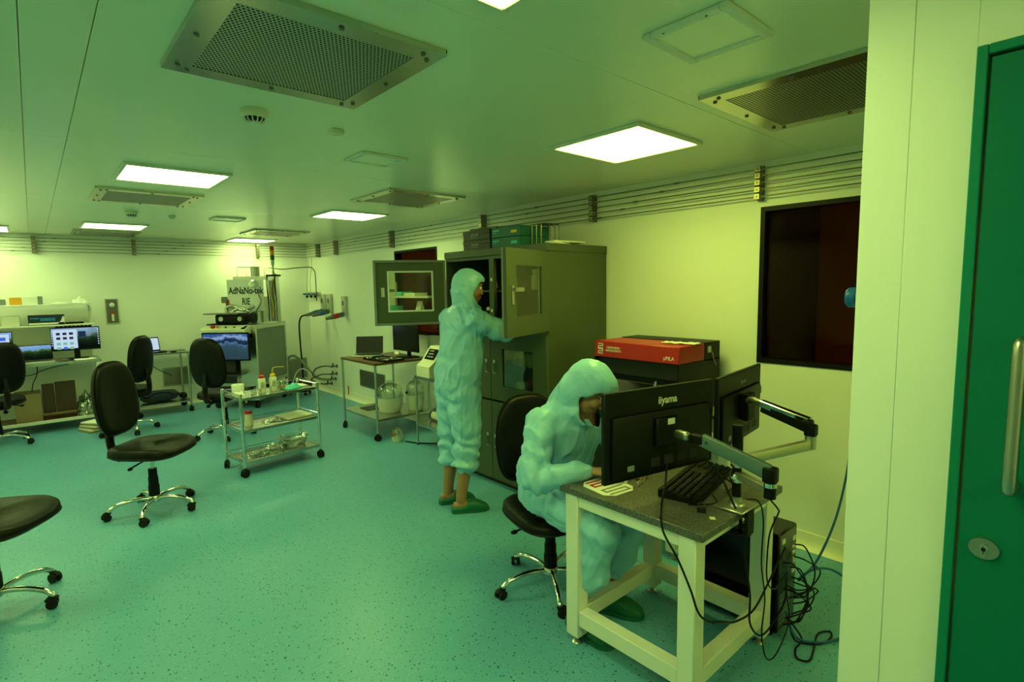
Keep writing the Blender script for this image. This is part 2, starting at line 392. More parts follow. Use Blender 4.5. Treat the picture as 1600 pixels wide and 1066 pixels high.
def vent(x0,x1,y0,y1,label,brass=False):
    cx, cy = (x0+x1)/2, (y0+y1)/2; hx, hy = (x1-x0)/2, (y1-y0)/2; f = .075
    t = thing('air_vent', label, 'vent', (cx,cy,H), 0, 'perforated ceiling air grilles')
    fr = MB()
    for a in ((-hx,hx,-hy,-hy+f),(-hx,hx,hy-f,hy),(-hx,-hx+f,-hy+f,hy-f),(hx-f,hx,-hy+f,hy-f)): fr.box(a[0],a[1],a[2],a[3],-.018,-.012)
    for a in ((-hx,hx,-hy,-hy+.004),(-hx,hx,hy-.004,hy),(-hx,-hx+.004,-hy,hy),(hx-.004,hx,-hy,hy)): fr.box(a[0],a[1],a[2],a[3],-.012,-.0005)
    fr.build('frame', K['ventf'], t, False)
    MB().box(-hx+f,hx-f,-hy+f,hy-f,-.0155,-.013).build('perforated_sheet', K['perf'], t, False)
    for u in (-.8,0,.8):
        for px, py in ((u*hx,-hy+.035),(u*hx,hy-.035),(-hx+.035,u*hy),(hx-.035,u*hy)):
            s = link('screw', screw_me, None, t); s.location = (px,py,-.018)
    return t
for a in ((-3.097,-2.425,1.469,2.138,'big perforated metal air grille at the top of the picture'),
          (-3.08,-2.399,4.82,5.50,'perforated air grille right behind the left bright ceiling light'),
          (-3.05,-2.39,8.13,8.83,'dark air grille touching the light nearest the computer bench'),
          (-1.411,-.713,3.665,4.344,'perforated air grille on the ceiling above the cabinet'),
          (-1.37,-.70,7.05,7.72,'far thin-looking air grille above the machine with the tower lamp'),
          (-1.403,-.70,.49,1.178,'air grille at the right cut off by the entrance wall')):
    vent(*a)
def access_panel(x0,x1,y0,y1,label):
    cx, cy = (x0+x1)/2, (y0+y1)/2; hx, hy = (x1-x0)/2, (y1-y0)/2; f = .028
    t = thing('access_panel', label, 'panel', (cx,cy,H), 0, 'white ceiling access panels')
    fr = MB()
    for a in ((-hx,hx,-hy,-hy+f),(-hx,hx,hy-f,hy),(-hx,-hx+f,-hy+f,hy-f),(hx-f,hx,-hy+f,hy-f)): fr.rbox(a[0],a[1],a[2],a[3],-.016,-.0005,.004,2)
    fr.build('frame', K['wplastic'], t)
    MB().rbox(-hx+f,hx-f,-hy+f,hy-f,-.010,-.0005,.001,1).build('inner_panel', K['ceil'], t)
    for px, py in ((-hx+.01,-hy*.5),(-hx+.01,hy*.5)):
        s = link('screw', screw_me, None, t); s.location = (px,py,-.0155); s.scale = (.45,.45,.45)
access_panel(-2.032,-1.748,.738,1.01,'large white access panel on the ceiling at the top right')
access_panel(-2.059,-1.779,2.79,3.038,'white ceiling access panel in the middle of the ceiling')
access_panel(-2.03,-1.74,6.09,6.37,'small distant access panel left of the tower lamp')
def smoke(x,y,label):
    t = thing('smoke_detector', label, 'smoke detector', (x,y,H), 0, 'round ceiling smoke detectors')
    MB().lathe([(.052,-.0005),(.054,-.012),(.052,-.026),(.045,-.033),(.0005,-.034)],28).build('base', K['cream'], t)
    MB().lathe([(.040,-.0335),(.038,-.040),(.0005,-.041)],24).build('vent_ring', K['black'], t)
    cg = MB()
    for i in range(12):
        a = 2*PI*i/12; cg.tube([(.040*math.cos(a),.040*math.sin(a),-.033),(.036*math.cos(a),.036*math.sin(a),-.046),(.018*math.cos(a),.018*math.sin(a),-.054)],.0028,5)
    cg.lathe([(.022,-.049),(.021,-.056),(.0005,-.058)],20); cg.build('cage', K['wplastic'], t)
smoke(-2.717,2.452,'white smoke detector below the big perforated grille'); smoke(-2.721,6.136,'small dark distant smoke detector on the ceiling')
def sensor(x,y,label):
    t = thing('ceiling_sensor', label, 'sensor', (x,y,H), 0, 'little square ceiling sensors')
    MB().rbox(-.03,.03,-.03,.03,-.024,-.0005,.006,2).build('housing', K['cream'], t)
    MB().lathe([(.018,-.0235),(.016,-.032),(.0005,-.034)],16).build('lens', K['wplastic'], t)
sensor(-2.335,2.514,'little square sensor right of the nearer smoke detector'); sensor(-2.376,6.281,'little square sensor right of the distant smoke detector')

# ------------------------------------------------------------------ gas pipes along the walls
ZP = [2.340, 2.299, 2.257, 2.215, 2.173]
for i, z in enumerate(ZP):
    words = ['topmost','second from top','middle','fourth from top','lowest'][i]
    b = .05; rr = .05
    pts = [(-b,YN+.02,z),(-b,YB-b-rr,z)] + [(-b-rr+rr*math.cos(a), YB-b-rr+rr*math.sin(a), z) for a in [PI/2*k/5 for k in range(1,5)]] + [(-b-rr,YB-b,z),(XL+.02,YB-b,z)]
    g = thing('gas_pipe', '%s of the five thin steel pipes running under the ceiling' % words, 'pipe', (0,0,0), 0, 'thin gas pipes along the walls')
    MB().tube(pts,.0042,10).build('tube', K['pipe'], g)
    for k, yy in enumerate((2.1,3.5,5.2,7.0)):
        y = yy + .17*i - .05*(i%2); un = MB(); un.cyl((-b,y-.014,z),(-b,y+.014,z),.0075,n=6); un.cyl((-b,y-.024,z),(-b,y+.024,z),.0064,n=10); un.build('union_fitting', K['pipe'], g)
    for x in (-1.7,-3.2): MB().cyl((x-.02-.1*i,YB-b,z),(x+.02-.1*i,YB-b,z),.0075,n=6).build('union_fitting', K['pipe'], g)
def bracket(x, y, rz, label):
    t = thing('pipe_clamp', label, 'clamp', (x,y,2.256), rz, 'five-way pipe clamps')
    MB().box(.0005,.012,-.02,.02,-.105,.107).build('rail', K['dsteel'], t, False)   # local +x points into the room
    for z in ZP:
        k = MB(); k.rbox(.012,.044,-.019,.019,z-2.256-.0185,z-2.256+.0185,.003,1); k.rbox(.056,.067,-.019,.019,z-2.256-.0185,z-2.256+.0185,.003,1)
        k.box(.044,.056,-.019,-.014,z-2.256-.0185,z-2.256-.007); k.box(.044,.056,-.019,.019,z-2.256+.007,z-2.256+.0185); k.box(.044,.056,-.019,.019,z-2.256-.0185,z-2.256-.007)
        c = k.build('clamp_block', K['clamp'], t)
        MB().cyl((.067,0,z-2.256),(.072,0,z-2.256),.006,n=6).build('bolt', K['dsteel'], c)
for y, l in ((1.533,'pipe clamp above the near amber window'),(2.87,'pipe clamp on the right wall between cabinet and amber window'),(4.29,'pipe clamp on the wall above the boxes on the cabinet'),
             (6.129,'pipe clamp above the amber window behind the open door'),(7.807,'pipe clamp on the right wall a little before the corner'),(8.478,'pipe clamp on the right wall closest to the room corner')):
    bracket(0, y, PI, l)
for x, l in ((-3.405,'leftmost pipe clamp on the back wall above the computer bench'),(-2.373,'pipe clamp on the back wall between bench and machine'),(-.777,'pipe clamp on the back wall behind the tower lamp')):
    bracket(x, YB, -PI/2, l)

cl_ = bpy.data.objects.new('added_corridor_lamp', None); COL.objects.link(cl_); cl_['kind'] = 'structure'; cl_.location = (1.1,3.0,H)  # added lamp, lights the corridor so the amber panes read orange-brown
MB().box(-.3,.3,-.3,.3,-.015,-.005).build('diffuser', K['lamp_added'], cl_, False)
# ------------------------------------------------------------------ swivel chairs (local +x = facing)
def sup(n, e):   # superellipse unit points
    out = []
    for i in range(n):
        a = 2*PI*i/n; c, s = math.cos(a), math.sin(a)
        out.append((math.copysign(abs(c)**(2/e), c), math.copysign(abs(s)**(2/e), s)))
    return out
def make_chair():
    t = thing('swivel_chair', 'x', 'chair')
    P = sup(40, 3.2); m = MB(); rings = []
    for sc, z in ((.78,.452),(.93,.455),(.985,.468),(1.0,.488),(.985,.508),(.93,.522),(.80,.530),(.5,.5335),(.1,.534)):
        rg = []
        for x, y in P:
            X = .015+.250*x*sc; wv = .262 - .03*(1-(x+1)/2)*1.2
            zz = z - .022*max(0,(x-.35)/.65)**2*(1 if z > .47 else .3) + .012*(abs(y*sc)**2)*(z > .5)
            rg.append((X, wv*y*sc, zz))
        rings.append(rg)
    m.loft(rings); seat = m.build('seat', K['leather'], t, ang=60)
    MB().tube([(.015+.247*x,(.262-.03*(1-(x+1)/2)*1.2)*y*.995,.474-.008*max(0,(x-.35)/.65)**2) for x,y in P]+[(.262,0,.466)],.005,6).build('piping', K['leather'], seat)
    mm = MB(); mm.rbox(-.11,.10,-.07,.07,.405,.452,.012,2); mm.rbox(-.20,-.08,-.028,.028,.415,.437,.006,1); mm.build('mechanism', K['black'], t)
    lv = MB(); lv.tube(crom([(.02,-.06,.425),(.02,-.15,.42),(.0,-.21,.405)],5),.006,8); lv.ell((0,-.225,.40),(.014,.022,.012),10,6)
    lv.build('lever', K['black'], t)
    lv = MB(); lv.tube(crom([(-.12,0,.425),(-.2,.0,.415),(-.24,.01,.40)],5),.007,8); lv.lathe([(.0005,-.012),(.018,-.01),(.02,0),(.018,.01),(.0005,.012)],12,T(-.25,.01,.398,0,0,PI/2)); lv.build('knob', K['black'], t)
    # back bar with bellows
    path = crom([(-.16,0,.43),(-.235,0,.437),(-.285,0,.475),(-.300,0,.54),(-.297,0,.62),(-.285,0,.76)],12)
    rs = []
    for i, p in enumerate(path):
        rs.append((.025 + (.006 if i % 2 else -.002)) if 18 < i < 52 else .018)
    MB().tube(path, rs, 12).build('back_bar', K['rubber'], t, ang=30)
    # backrest: rings across the thickness in the y-z plane
    m = MB(); rings = []; Q = sup(44, 3.1)
    def outl(y, z, sc, x):
        W = .205*(1-.11*max(0,z)-.02*max(0,-z)); zz = .868 + .268*z*sc
        yy = W*y*sc
        xc = x + .9*yy*yy + .035*(z*sc*.5)**2*2 - .02*z*sc      # gentle curve around the sitter
        return (xc, yy, zz)
    for sc, x in ((.1,-.292),(.75,-.294),(.93,-.288),(.99,-.274),(1,-.258),(.985,-.242),(.94,-.231),(.8,-.224),(.5,-.2215),(.1,-.2212)):
        rings.append([outl(y, z, sc, x) for y, z in Q])
    m.loft(rings); bk = m.build('backrest', K['leather'], t, ang=60)
    MB().tube([outl(y,z,1.003,-.258) for y,z in Q]+[outl(*Q[0],1.003,-.258)],.006,6).build('piping', K['leather'], bk)
    st = MB(); st.cyl((0,0,.28),(0,0,.41),.014,n=18); st.build('gas_stem', K['chrome'], t)
    tc = MB(); tc.cyl((0,0,.10),(0,0,.20),.037,n=20); tc.cyl((0,0,.20),(0,0,.265),.033,n=20); tc.cyl((0,0,.265),(0,0,.33),.029,n=20); tc.build('telescopic_cover', K['black'], t)
    hub = MB(); hub.lathe([(.0005,.072),(.03,.074),(.042,.085),(.042,.115),(.036,.125),(.0005,.126)],24); hub.build('hub', K['chrome'], t)
    for k in range(5):
        a = 2*PI*k/5
        lg = MB(); pts = crom([(.03,0,.104),(.10,0,.112),(.17,0,.110),(.235,0,.096),(.278,0,.070),(.285,0,.060)],5)
        lg.tube(pts, [.0145]*(len(pts)-6)+[.0145,.014,.014,.013,.013,.012], 12, M=Matrix.Rotation(a,4,'Z')); lg.build('leg', K['chrome'], t)
        cs = MB(); M = Matrix.Rotation(a,4,'Z') @ T(.287,0,.027,.5+k)
        for s in (-1,1):
            cs.cyl((-.012,s*.008,0),(-.012,s*.023,0),.0262,n=18,M=M)
        cs.tube([(-.035,0,.012),(-.02,0,.028),(.0,0,.032),(.012,0,.02)],.0125,8,M=M); cs.cyl((0,0,.02),(0,0,.045),.007,n=8,M=M)
        cs.build('caster', K['rubber'], t)
    return t
chair0 = make_chair()
def chair(loc, rz, label, first=False, z=1.0):
    c = chair0 if first else copy_tree(chair0)
    c.location = (*loc,0); c.rotation_euler = (0,0,rz); c.scale = (1,1,z)
    tag(c, label, 'chair', 'black swivel chairs with chrome star bases'); return c
chair((-2.90,4.73), R(-42), 'empty black swivel chair standing alone on the open floor left of the steel trolley', True)
chair((-3.86,8.02), R(112), 'black swivel chair at the computer bench by the left edge')
chair((-2.75,7.72), R(140), 'black swivel chair turned to the small table with the glowing laptop')
chair((-1.94,6.66), R(42), 'black swivel chair seen from behind in front of the machine with the landscape screen')
chair((-3.74,3.79), R(-36), 'black swivel chair cut off at the lower left edge')
cs_ = chair((-1.46,1.98), R(-102), 'black swivel chair carrying the seated person', z=.90)
for ch_ in cs_.children:                                   # star base swivelled under the seat
    if ch_.name.startswith(('leg','caster')): ch_.rotation_euler.z = R(48)

# ------------------------------------------------------------------ small builders
caster_me = MB()
for s in (-1,1): caster_me.cyl((0,s*.006,.036),(0,s*.018,.036),.036,n=18)
caster_me.tube([(-.008,0,.05),(0,0,.075),(0,0,.088)],.013,8)
caster_me = caster_me.mesh('caster'); caster_me.materials.append(K['rubber'])
def casters(t, pts, sc=1.):
    for i,(x,y) in enumerate(pts):
        c = link('caster', caster_me, None, t); c.location = (x,y,0); c.rotation_euler = (0,0,.7*i+.3); c.scale = (sc,)*3
def steel_table(name, label, cat, loc, rz, L, W, hgt, shelves, mats, post=.014, feet='caster', group=None, lip=.022, over=.0, sq=False):
    """local x 0..L, y 0..W ; posts in the corners, shelf list of z"""
    t = thing(name, label, cat, loc, rz, group)
    z0 = .085 if feet == 'caster' else .012
    for x, y in ((post,post),(L-post,post),(post,W-post),(L-post,W-post)):
        p = MB()
        if sq: p.rbox(x-post,x+post,y-post,y+post,z0,hgt+over,.003,1)
        else: p.cyl((x,y,z0),(x,y,hgt+over),post,n=14)
        p.build('post', mats[0], t)
    for i, z in enumerate(shelves):
        s = MB(); d = lip; q = 0.0 if i == 0 and over == 0 else .006
        s.box(q,L-q,q,W-q,z-.004,z)
        s.box(q,L-q,q,q+.003,z-d,z); s.box(q,L-q,W-q-.003,W-q,z-d,z); s.box(q,q+.003,q,W-q,z-d,z); s.box(L-q-.003,L-q,q,W-q,z-d,z)
        s.build('top' if i == 0 else 'shelf', mats[1+min(i,len(mats)-2)], t, False)
    if feet == 'caster': casters(t, ((post,post),(L-post,post),(post,W-post),(L-post,W-post)))
    else:
        f = MB()
        for x,y in ((post,post),(L-post,post),(post,W-post),(L-post,W-post)): f.cyl((x,y,0),(x,y,.014),.018,.012,n=10)
        f.build('foot', K['rubber'], t)
    return t
def laptop(name, label, loc, rz, W=.30, D=.21, Hs=.20, tilt=18, body='alu', scr=None, bezel='gloss', group=None, cat='laptop'):
    """local: keyboard front edge at y=0 facing -y, hinge at y=D"""
    t = thing(name, label, cat, loc, rz, group)
    b = MB().rbox(-W/2,W/2,0,D,0,.015,.004,2).build('base', K[body], t)
    k = MB()
    for r in range(5):
        for c in range(12):
            x = -W*.43 + c*W*.86/12; y = D*.42 + r*D*.105
            k.box(x,x+W*.86/12*.84,y,y+D*.105*.8,.0145,.0168)
    k.build('keyboard', K['black'], b, False)
    MB().box(-W*.16,W*.16,D*.06,D*.36,.0145,.0156).build('trackpad', K['satin'], b, False)
    M = T(0,D,.012,0,R(-tilt))
    l = MB().rbox(-W/2,W/2,-.004,.004,0,Hs,.003,1,M=M).build('lid', K[body], t)
    MB().box(-W/2+.004,W/2-.004,-.0052,-.0038,.004,Hs-.004,M=M).build('bezel', K[bezel], l, False)
    sm = MB().box(-W/2+.012,W/2-.012,0,.0006,0,Hs-.030).mesh('screen',False); sm.materials.append(scr or K['gloss'])
    s = link('screen', sm, None, l); s.matrix_local = M @ T(0,-.0062,.016)
    return t
def monitor(name, label, loc, rz, W, Hh, scr, stand=None, logo=None, tilt=0, group=None, sb='blackm'):
    """origin at panel centre, screen faces local -y"""
    t = thing(name, label, 'monitor', loc, rz, group)
    M = Matrix.Rotation(R(tilt),4,'X')
    MB().rbox(-W/2,W/2,-.010,.012,-Hh/2,Hh/2,.003,1,M=M).build('panel', K['black'], t)
    MB().rbox(-W*.45,W*.45,.008,.026,-Hh*.47,Hh*.24,.012,2,M=M).build('back_shell', K['black'], t)
    sm = MB().box(-W/2+.008,W/2-.008,0,.0006,0,Hh-.030).mesh('screen',False); sm.materials.append(scr)
    s = link('screen', sm, None, t); s.matrix_local = M @ T(0,-.0108,-Hh/2+.020)
    if stand:
        z = -loc[2] + stand
        st = MB(); st.rbox(-.03,.03,.03,.055,z+.01,0,.008,2); st.rbox(-.11,.11,-.06,.11,z+.0005,z+.012,.005,2); st.build('stand', K['black'], t)
    return t

# screens
LAND1 = landscape('screen_green_hills', [(0,(.004,.010,.004)),(.28,(.012,.035,.010)),(.42,(.04,.10,.02)),(.5,(.10,.20,.08)),(.56,(.20,.45,.75)),(.75,(.25,.50,.85)),(1,(.55,.75,.95))], .75, 1.3)
LAND2 = landscape('screen_blue_lake', [(0,(.03,.07,.09)),(.30,(.035,.09,.12)),(.40,(.05,.12,.20)),(.45,(.10,.22,.42)),(.50,(.012,.03,.06)),(.60,(.02,.05,.10)),(.64,(.15,.30,.62)),(.72,(.30,.45,.70)),(.8,(.05,.13,.35)),(1,(.03,.09,.26))], .8, 4.2)
LAND3 = landscape('screen_valley', [(0,(.003,.008,.004)),(.35,(.012,.03,.014)),(.5,(.05,.12,.05)),(.58,(.22,.36,.40)),(.8,(.30,.50,.70)),(1,(.4,.6,.8))], .7, 7.7)
SCR_W = emis('screen_white', (.62,.80,1.0), .85)
SCR_D = emis('screen_dark_blue', (.012,.03,.07), 1.0)
SCR_B = emis('screen_blue', (.05,.16,.75), .9)
SCR_G = emis('screen_thumb_green', (.18,.55,.35), .9)
SCR_K = emis('screen_thumb_dark', (.02,.022,.03), 1.0)

# ------------------------------------------------------------------ granite table with the two monitors
TZ = .75
t = thing('granite_table', 'white steel frame table with thick dark granite top in the foreground', 'table', (-1.41,1.28,0))
MB().rbox(-.345,.34,-.352,.35,TZ-.032,TZ,.003,1).build('granite_top', K['granite'], t)
lx, ly, q = .301, .284, .036
for sx in (-1,1):
    for sy in (-1,1):
        MB().rbox(sx*lx-q,sx*lx+q,sy*ly-q,sy*ly+q,.045,TZ-.0325,.004,1).build('leg', K['white'], t)
        f = MB(); f.lathe([(.024,0),(.026,.006),(.020,.012),(.008,.016),(.008,.05)],18,c=(sx*lx,sy*ly,0)); f.lathe([(.016,.028),(.016,.036)],6,c=(sx*lx,sy*ly,0)); f.build('levelling_foot', K['steel'], t)
for sy in (-1,1):
    MB().rbox(-lx+q,lx-q,sy*ly-.03,sy*ly+.03,TZ-.085,TZ-.033,.003,1).build('top_rail', K['white'], t)
    MB().rbox(-lx+q,lx-q,sy*ly-.03,sy*ly+.03,.105,.175,.003,1).build('bottom_rail', K['white'], t)
for sx in (-1,1):
    MB().rbox(sx*lx-.03,sx*lx+.03,-ly+q,ly-q,TZ-.085,TZ-.033,.003,1).build('top_rail', K['white'], t)
    MB().rbox(sx*lx-.03,sx*lx+.03,-ly+q,ly-q,.105,.175,.003,1).build('bottom_rail', K['white'], t)

# dual monitor arm
ax, ay = -1.43, .965
arm = thing('dual_monitor_mount', 'chrome and black dual monitor mount with two jointed arms clamped to the granite table', 'monitor arm', (ax,ay,TZ))
cl = MB(); cl.rbox(-.072,.072,-.060,.062,.0005,.012,.004,1); cl.lathe([(.034,.012),(.03,.02),(.022,.024),(.022,.045)],20); cl.build('base_plate', K['satin'], arm)
cl = MB(); cl.rbox(-.03,.03,-.062,-.0475,-.10,.002,.004,1); cl.rbox(-.03,.03,-.055,.03,-.112,-.095,.004,1); cl.cyl((0,-.02,-.095),(0,-.02,-.034),.007,n=10); cl.build('clamp', K['black'], arm)
po = MB(); po.cyl((0,0,.02),(0,0,.17),.0175,n=20); po.build('pole', K['black'], arm)
po = MB(); po.lathe([(.024,.105),(.026,.11),(.026,.135),(.022,.14)],20); po.lathe([(.022,.165),(.025,.17),(.025,.205),(.022,.21)],20); po.build('collar', K['chrome'], arm)
MB().cyl((0,0,.20),(0,0,.335),.0205,n=20).build('upper_pole', K['black'], arm)
def bar(name, a, b, h0, h1, w0, w1, m, parent, ext=.0):
    """flat bar from a to b with upright section"""
    a = Vector(a); b = Vector(b); d = (b-a).normalized(); a = a-d*ext; b = b+d*ext
    s = Vector((0,0,1)).cross(d).normalized(); u = d.cross(s)
    rings = []
    for p, h, wd in ((a,h0,w0),(b,h1,w1)):
        rings.append([p+s*wd*c+u*h*e for c,e in ((-1,-.8),(-.8,-1),(.8,-1),(1,-.8),(1,.8),(.8,1),(-.8,1),(-1,.8))])
    return MB().loft(rings).build(name, m, parent)
# front arm (near monitor)
E1 = Vector((-.085,-.165,.155)); 
bar('lower_arm', (0,0,.135), (E1.x,E1.y,.135), .015,.015,.016,.015, K['satin'], arm)
el = MB(); el.cyl((E1.x,E1.y,.108),(E1.x,E1.y,.155),.021,n=20); el.build('elbow_lower', K['black'], arm)
MB().cyl((E1.x,E1.y,.150),(E1.x,E1.y,.166),.0225,n=20).build('elbow_ring', K['chrome'], arm)
el = MB(); el.rbox(E1.x-.024,E1.x+.024,E1.y-.024,E1.y+.024,.165,.225,.01,2); el.build('elbow_block', K['black'], arm)
J1 = Vector((-.135,.075,.285))
bar('spring_arm', (E1.x,E1.y+.01,.205), J1, .027,.024,.014,.014, K['spring'], arm, .005)
bar('spring_arm_cover', (E1.x+.003,E1.y+.01,.190), (J1.x+.003,J1.y-.02,J1.z-.018), .018,.012,.010,.009, K['black'], arm)
pv = MB(); 
for p in (Vector((E1.x,E1.y+.03,.213)), J1-Vector((0,.02,.004))): pv.cyl(p+Vector((-.0145,0,0)),p+Vector((.0145,0,0)),.006,n=12)
pv.build('pivot_pin', K['dsteel'], arm)
hd = MB(); hd.rbox(J1.x-.02,J1.x+.02,J1.y-.005,J1.y+.05,J1.z-.018,J1.z+.02,.008,2); hd.build('head_joint', K['black'], arm)
hd = MB(); hd.rbox(-.035,.035,-.018,.018,-.017,.017,.012,3,M=T(J1.x-.005,J1.y+.085,J1.z+.005,-.25+PI/2)); hd.build('head_knuckle', K['satin'], arm)
# rear arm (far monitor)
E2 = Vector((.41,-.125,.20))
bar('lower_arm', (0,0,.188), (E2.x,E2.y,.195), .020,.021,.014,.014, K['satin'], arm)
el = MB(); el.cyl((E2.x,E2.y,.178),(E2.x,E2.y,.235),.0225,n=20); el.build('elbow_ring', K['satin'], arm)
el = MB(); el.rbox(E2.x-.024,E2.x+.024,E2.y-.024,E2.y+.024,.232,.285,.010,2); el.rbox(E2.x-.03,E2.x+.016,E2.y-.01,E2.y+.03,.268,.305,.010,2); el.build('elbow_block', K['black'], arm)
J2 = Vector((.47,.115,.330))
bar('spring_arm', (E2.x+.005,E2.y+.01,.290), J2, .019,.016,.018,.016, K['chrome'], arm)
bar('spring_arm_cover', (E2.x+.005,E2.y+.01,.268), (J2.x,J2.y-.01,J2.z-.020), .023,.020,.0195,.018, K['black'], arm)
hd = MB(); hd.tube(crom([(J2.x,J2.y,J2.z),(J2.x+.04,J2.y+.06,J2.z+.0),(.60,.235,.30)],5),.017,10); hd.build('head_knuckle', K['satin'], arm)
hd = MB(); hd.rbox(.58,.66,.225,.262,.20,.34,.006,1); hd.build('vesa_mount', K['black'], arm)

# monitors (screens face +y, so rotated by pi)
def desk_monitor(loc, yaw, label, logo_sz):
    t = monitor('desktop_monitor', label, loc, PI+yaw, .61, .365, K['gloss'], group='pair of black monitors on the dual arm')
    text('logo', 'iiyama', logo_sz, K['print'] if logo_sz > .035 else K['logo_grey'], t, T(-.03,.0125,.125,PI,PI/2), sx=.95, font_bold=.0006)
    v = MB(); v.rbox(-.06,.06,.025,.048,-.06,.06,.006,1); v.build('vesa_plate', K['black'], t)
    lb = MB(); lb.box(-.035,.005,.0484,.0490,.03,.055); lb.build('label', K['print'], t)
    pt = MB()
    for i in range(4): pt.box(-.20+i*.075,-.15+i*.075,.0255,.0270,-.143,-.105)
    pt.build('port_bay', K['blackm'], t, False)
    MB().box(.165,.20,.0255,.0272,-.14,-.118).build('rating_label', K['logo_grey'], t, False)
    MB().box(-.304,-.296,.0125,.020,.02,.06).build('button_strip', K['satin'], t, False)
    return t
desk_monitor((-1.56,1.235,1.041), -.21, 'black monitor nearest the camera, its back towards us with a bright brand name', .045)
desk_monitor((-.79,1.27,1.012), .115, 'second black monitor behind the first, by the amber window wall', .034)

# keyboard
kb = thing('keyboard', 'black computer keyboard lying askew on the granite table', 'keyboard', (-1.31,1.20,TZ), R(11))
MB().add([(-.245,-.085,.001),(.245,-.085,.001),(.245,.085,.001),(-.245,.085,.001),(-.245,-.085,.016),(.245,-.085,.016),(.245,.085,.034),(-.245,.085,.034)],
         [(0,3,2,1),(4,5,6,7),(0,1,5,4),(1,2,6,5),(2,3,7,6),(3,0,4,7)]).build('case', K['black'], kb, False)
sl = math.atan2(.018,.17); key = MB().add([(-.0085,-.0085,0),(.0085,-.0085,0),(.0085,.0085,0),(-.0085,.0085,0),(-.0065,-.0065,.007),(.0065,-.0065,.007),(.0065,.0065,.007),(-.0065,.0065,.007)],
    [(4,5,6,7),(0,1,5,4),(1,2,6,5),(2,3,7,6),(3,0,4,7)]).mesh('key', False); key.materials.append(K['black'])
ks = MB()
for r in range(6):
    for c in range(23):
        x = -.232 + c*.0205 + (.006 if c > 14 else 0) + (.006 if c > 17 else 0)
        if x > .235 or (c in (15,16,17) and r in (1,2)): continue
        if r == 5 and 4 <= c <= 9: continue
        y = .066 - r*.0265; z = .016 + (y+.085)/.17*.018
        ks.add([v.co for v in key.vertices], [tuple(f.vertices) for f in key.polygons], T(x,y,z,0,sl))
ks.add([(-.14,-.075,.017),(-.03,-.075,.017),(-.03,-.058,.019),(-.14,-.058,.019),(-.138,-.073,.024),(-.032,-.073,.024),(-.032,-.06,.026),(-.138,-.06,.026)],[(4,5,6,7),(0,1,5,4),(1,2,6,5),(2,3,7,6),(3,0,4,7)])
kk = ks.build('keys', K['black'], kb, False); kk['kind'] = 'stuff'
pr = MB()
for r in range(5):
    for c in range(15):
        x = -.232+c*.0205; y = .066-r*.0265+.002; z = .016+(y+.085)/.17*.018+.0074
        pr.add([(-.0018,-.002,0),(.0018,-.002,0),(.0018,.002,0),(-.0018,.002,0)],[(0,1,2,3)],T(x,y,z,0,sl))
p_ = pr.build('key_print', K['logo_grey'], kb, False); p_['kind'] = 'stuff'
# octagonal logo card
oc = thing('logo_card', 'octagonal white card printed with a red and grey emblem on the granite', 'card', (-1.625,1.455,TZ+.0005), R(-8))
hw, hd_, c_ = .088, .10, .036
MB().prism([(-hw+c_,-hd_),(hw-c_,-hd_),(hw,-hd_+c_),(hw,hd_-c_),(hw-c_,hd_),(-hw+c_,hd_),(-hw,hd_-c_),(-hw,-hd_+c_)],0,.002).build('card', K['wplastic'], oc, False)
def sshape(mb, y0, sgn, z0, z1):   # angular S mark: three bars joined by two uprights
    wv = .012
    for k, yy in enumerate((0,.028,.056)): mb.box(-.062,.062,y0+sgn*yy-wv/2,y0+sgn*yy+wv/2,z0,z1)
    mb.box(-.062,-.05,min(y0,y0+sgn*.028),max(y0,y0+sgn*.028),z0,z1); mb.box(.05,.062,min(y0+sgn*.028,y0+sgn*.056),max(y0+sgn*.028,y0+sgn*.056),z0,z1)
mb = MB(); sshape(mb,.022,1,.0021,.0027); mb.build('red_mark', K['redp'], oc, False)
mb = MB(); sshape(mb,-.022,-1,.0021,.0027); mb.build('grey_mark', K['logo_grey'], oc, False)
# tweezers, marker, clip, paper scrap
tw = thing('tweezers', 'steel tweezers lying between the logo card and keyboard', 'tweezers', (-1.47,1.385,TZ+.0005), R(20))
for s in (-1,1): MB().tube([(-.07,0,.004),(-.02,s*.006,.005),(.05,s*.004,.004),(.075,s*.001,.003)],.0028,6).build('prong', K['steel'], tw)
tag(MB().rbox(-.09,.09,-.013,.013,.0005,.003,.0008,1,M=T(-1.42,1.40,TZ,R(12))).build('steel_ruler', K['steel']), 'short steel ruler beside the tweezers on the granite', 'ruler')
mk = thing('marker_pen', 'white marker pen next to the near monitor on the granite', 'pen', (-1.50,1.44,TZ+.0085), R(25))
MB().cyl((-.05,0,0),(.03,0,0),.008,n=14).build('barrel', K['wplastic'], mk); MB().cyl((.03,0,0),(.062,0,0),.0085,.006,n=14).build('cap', K['black'], mk)
bc = thing('bulldog_clip', 'small dark clip in front of the keyboard', 'clip', (-1.575,1.035,TZ+.0005), R(30))
MB().prism([(-.014,0),(.014,0),(.004,.018),(-.004,.018)],-.016,.016,T(0,0,0,0,PI/2)).build('body', K['black'], bc)
for s in (-1,1): MB().tube([(s*.004,-.012,.016),(s*.02,-.012,.024),(s*.028,0,.025),(s*.02,.012,.024),(s*.004,.012,.016)],.0014,6).build('lever', K['dsteel'], bc)
tag(MB().box(-.012,.012,-.010,.010,.0005,.0012,T(-1.60,.975,TZ,R(40))).build('paper_scrap', K['cream'], None, False), 'tiny square paper scrap near the granite front edge', 'paper')

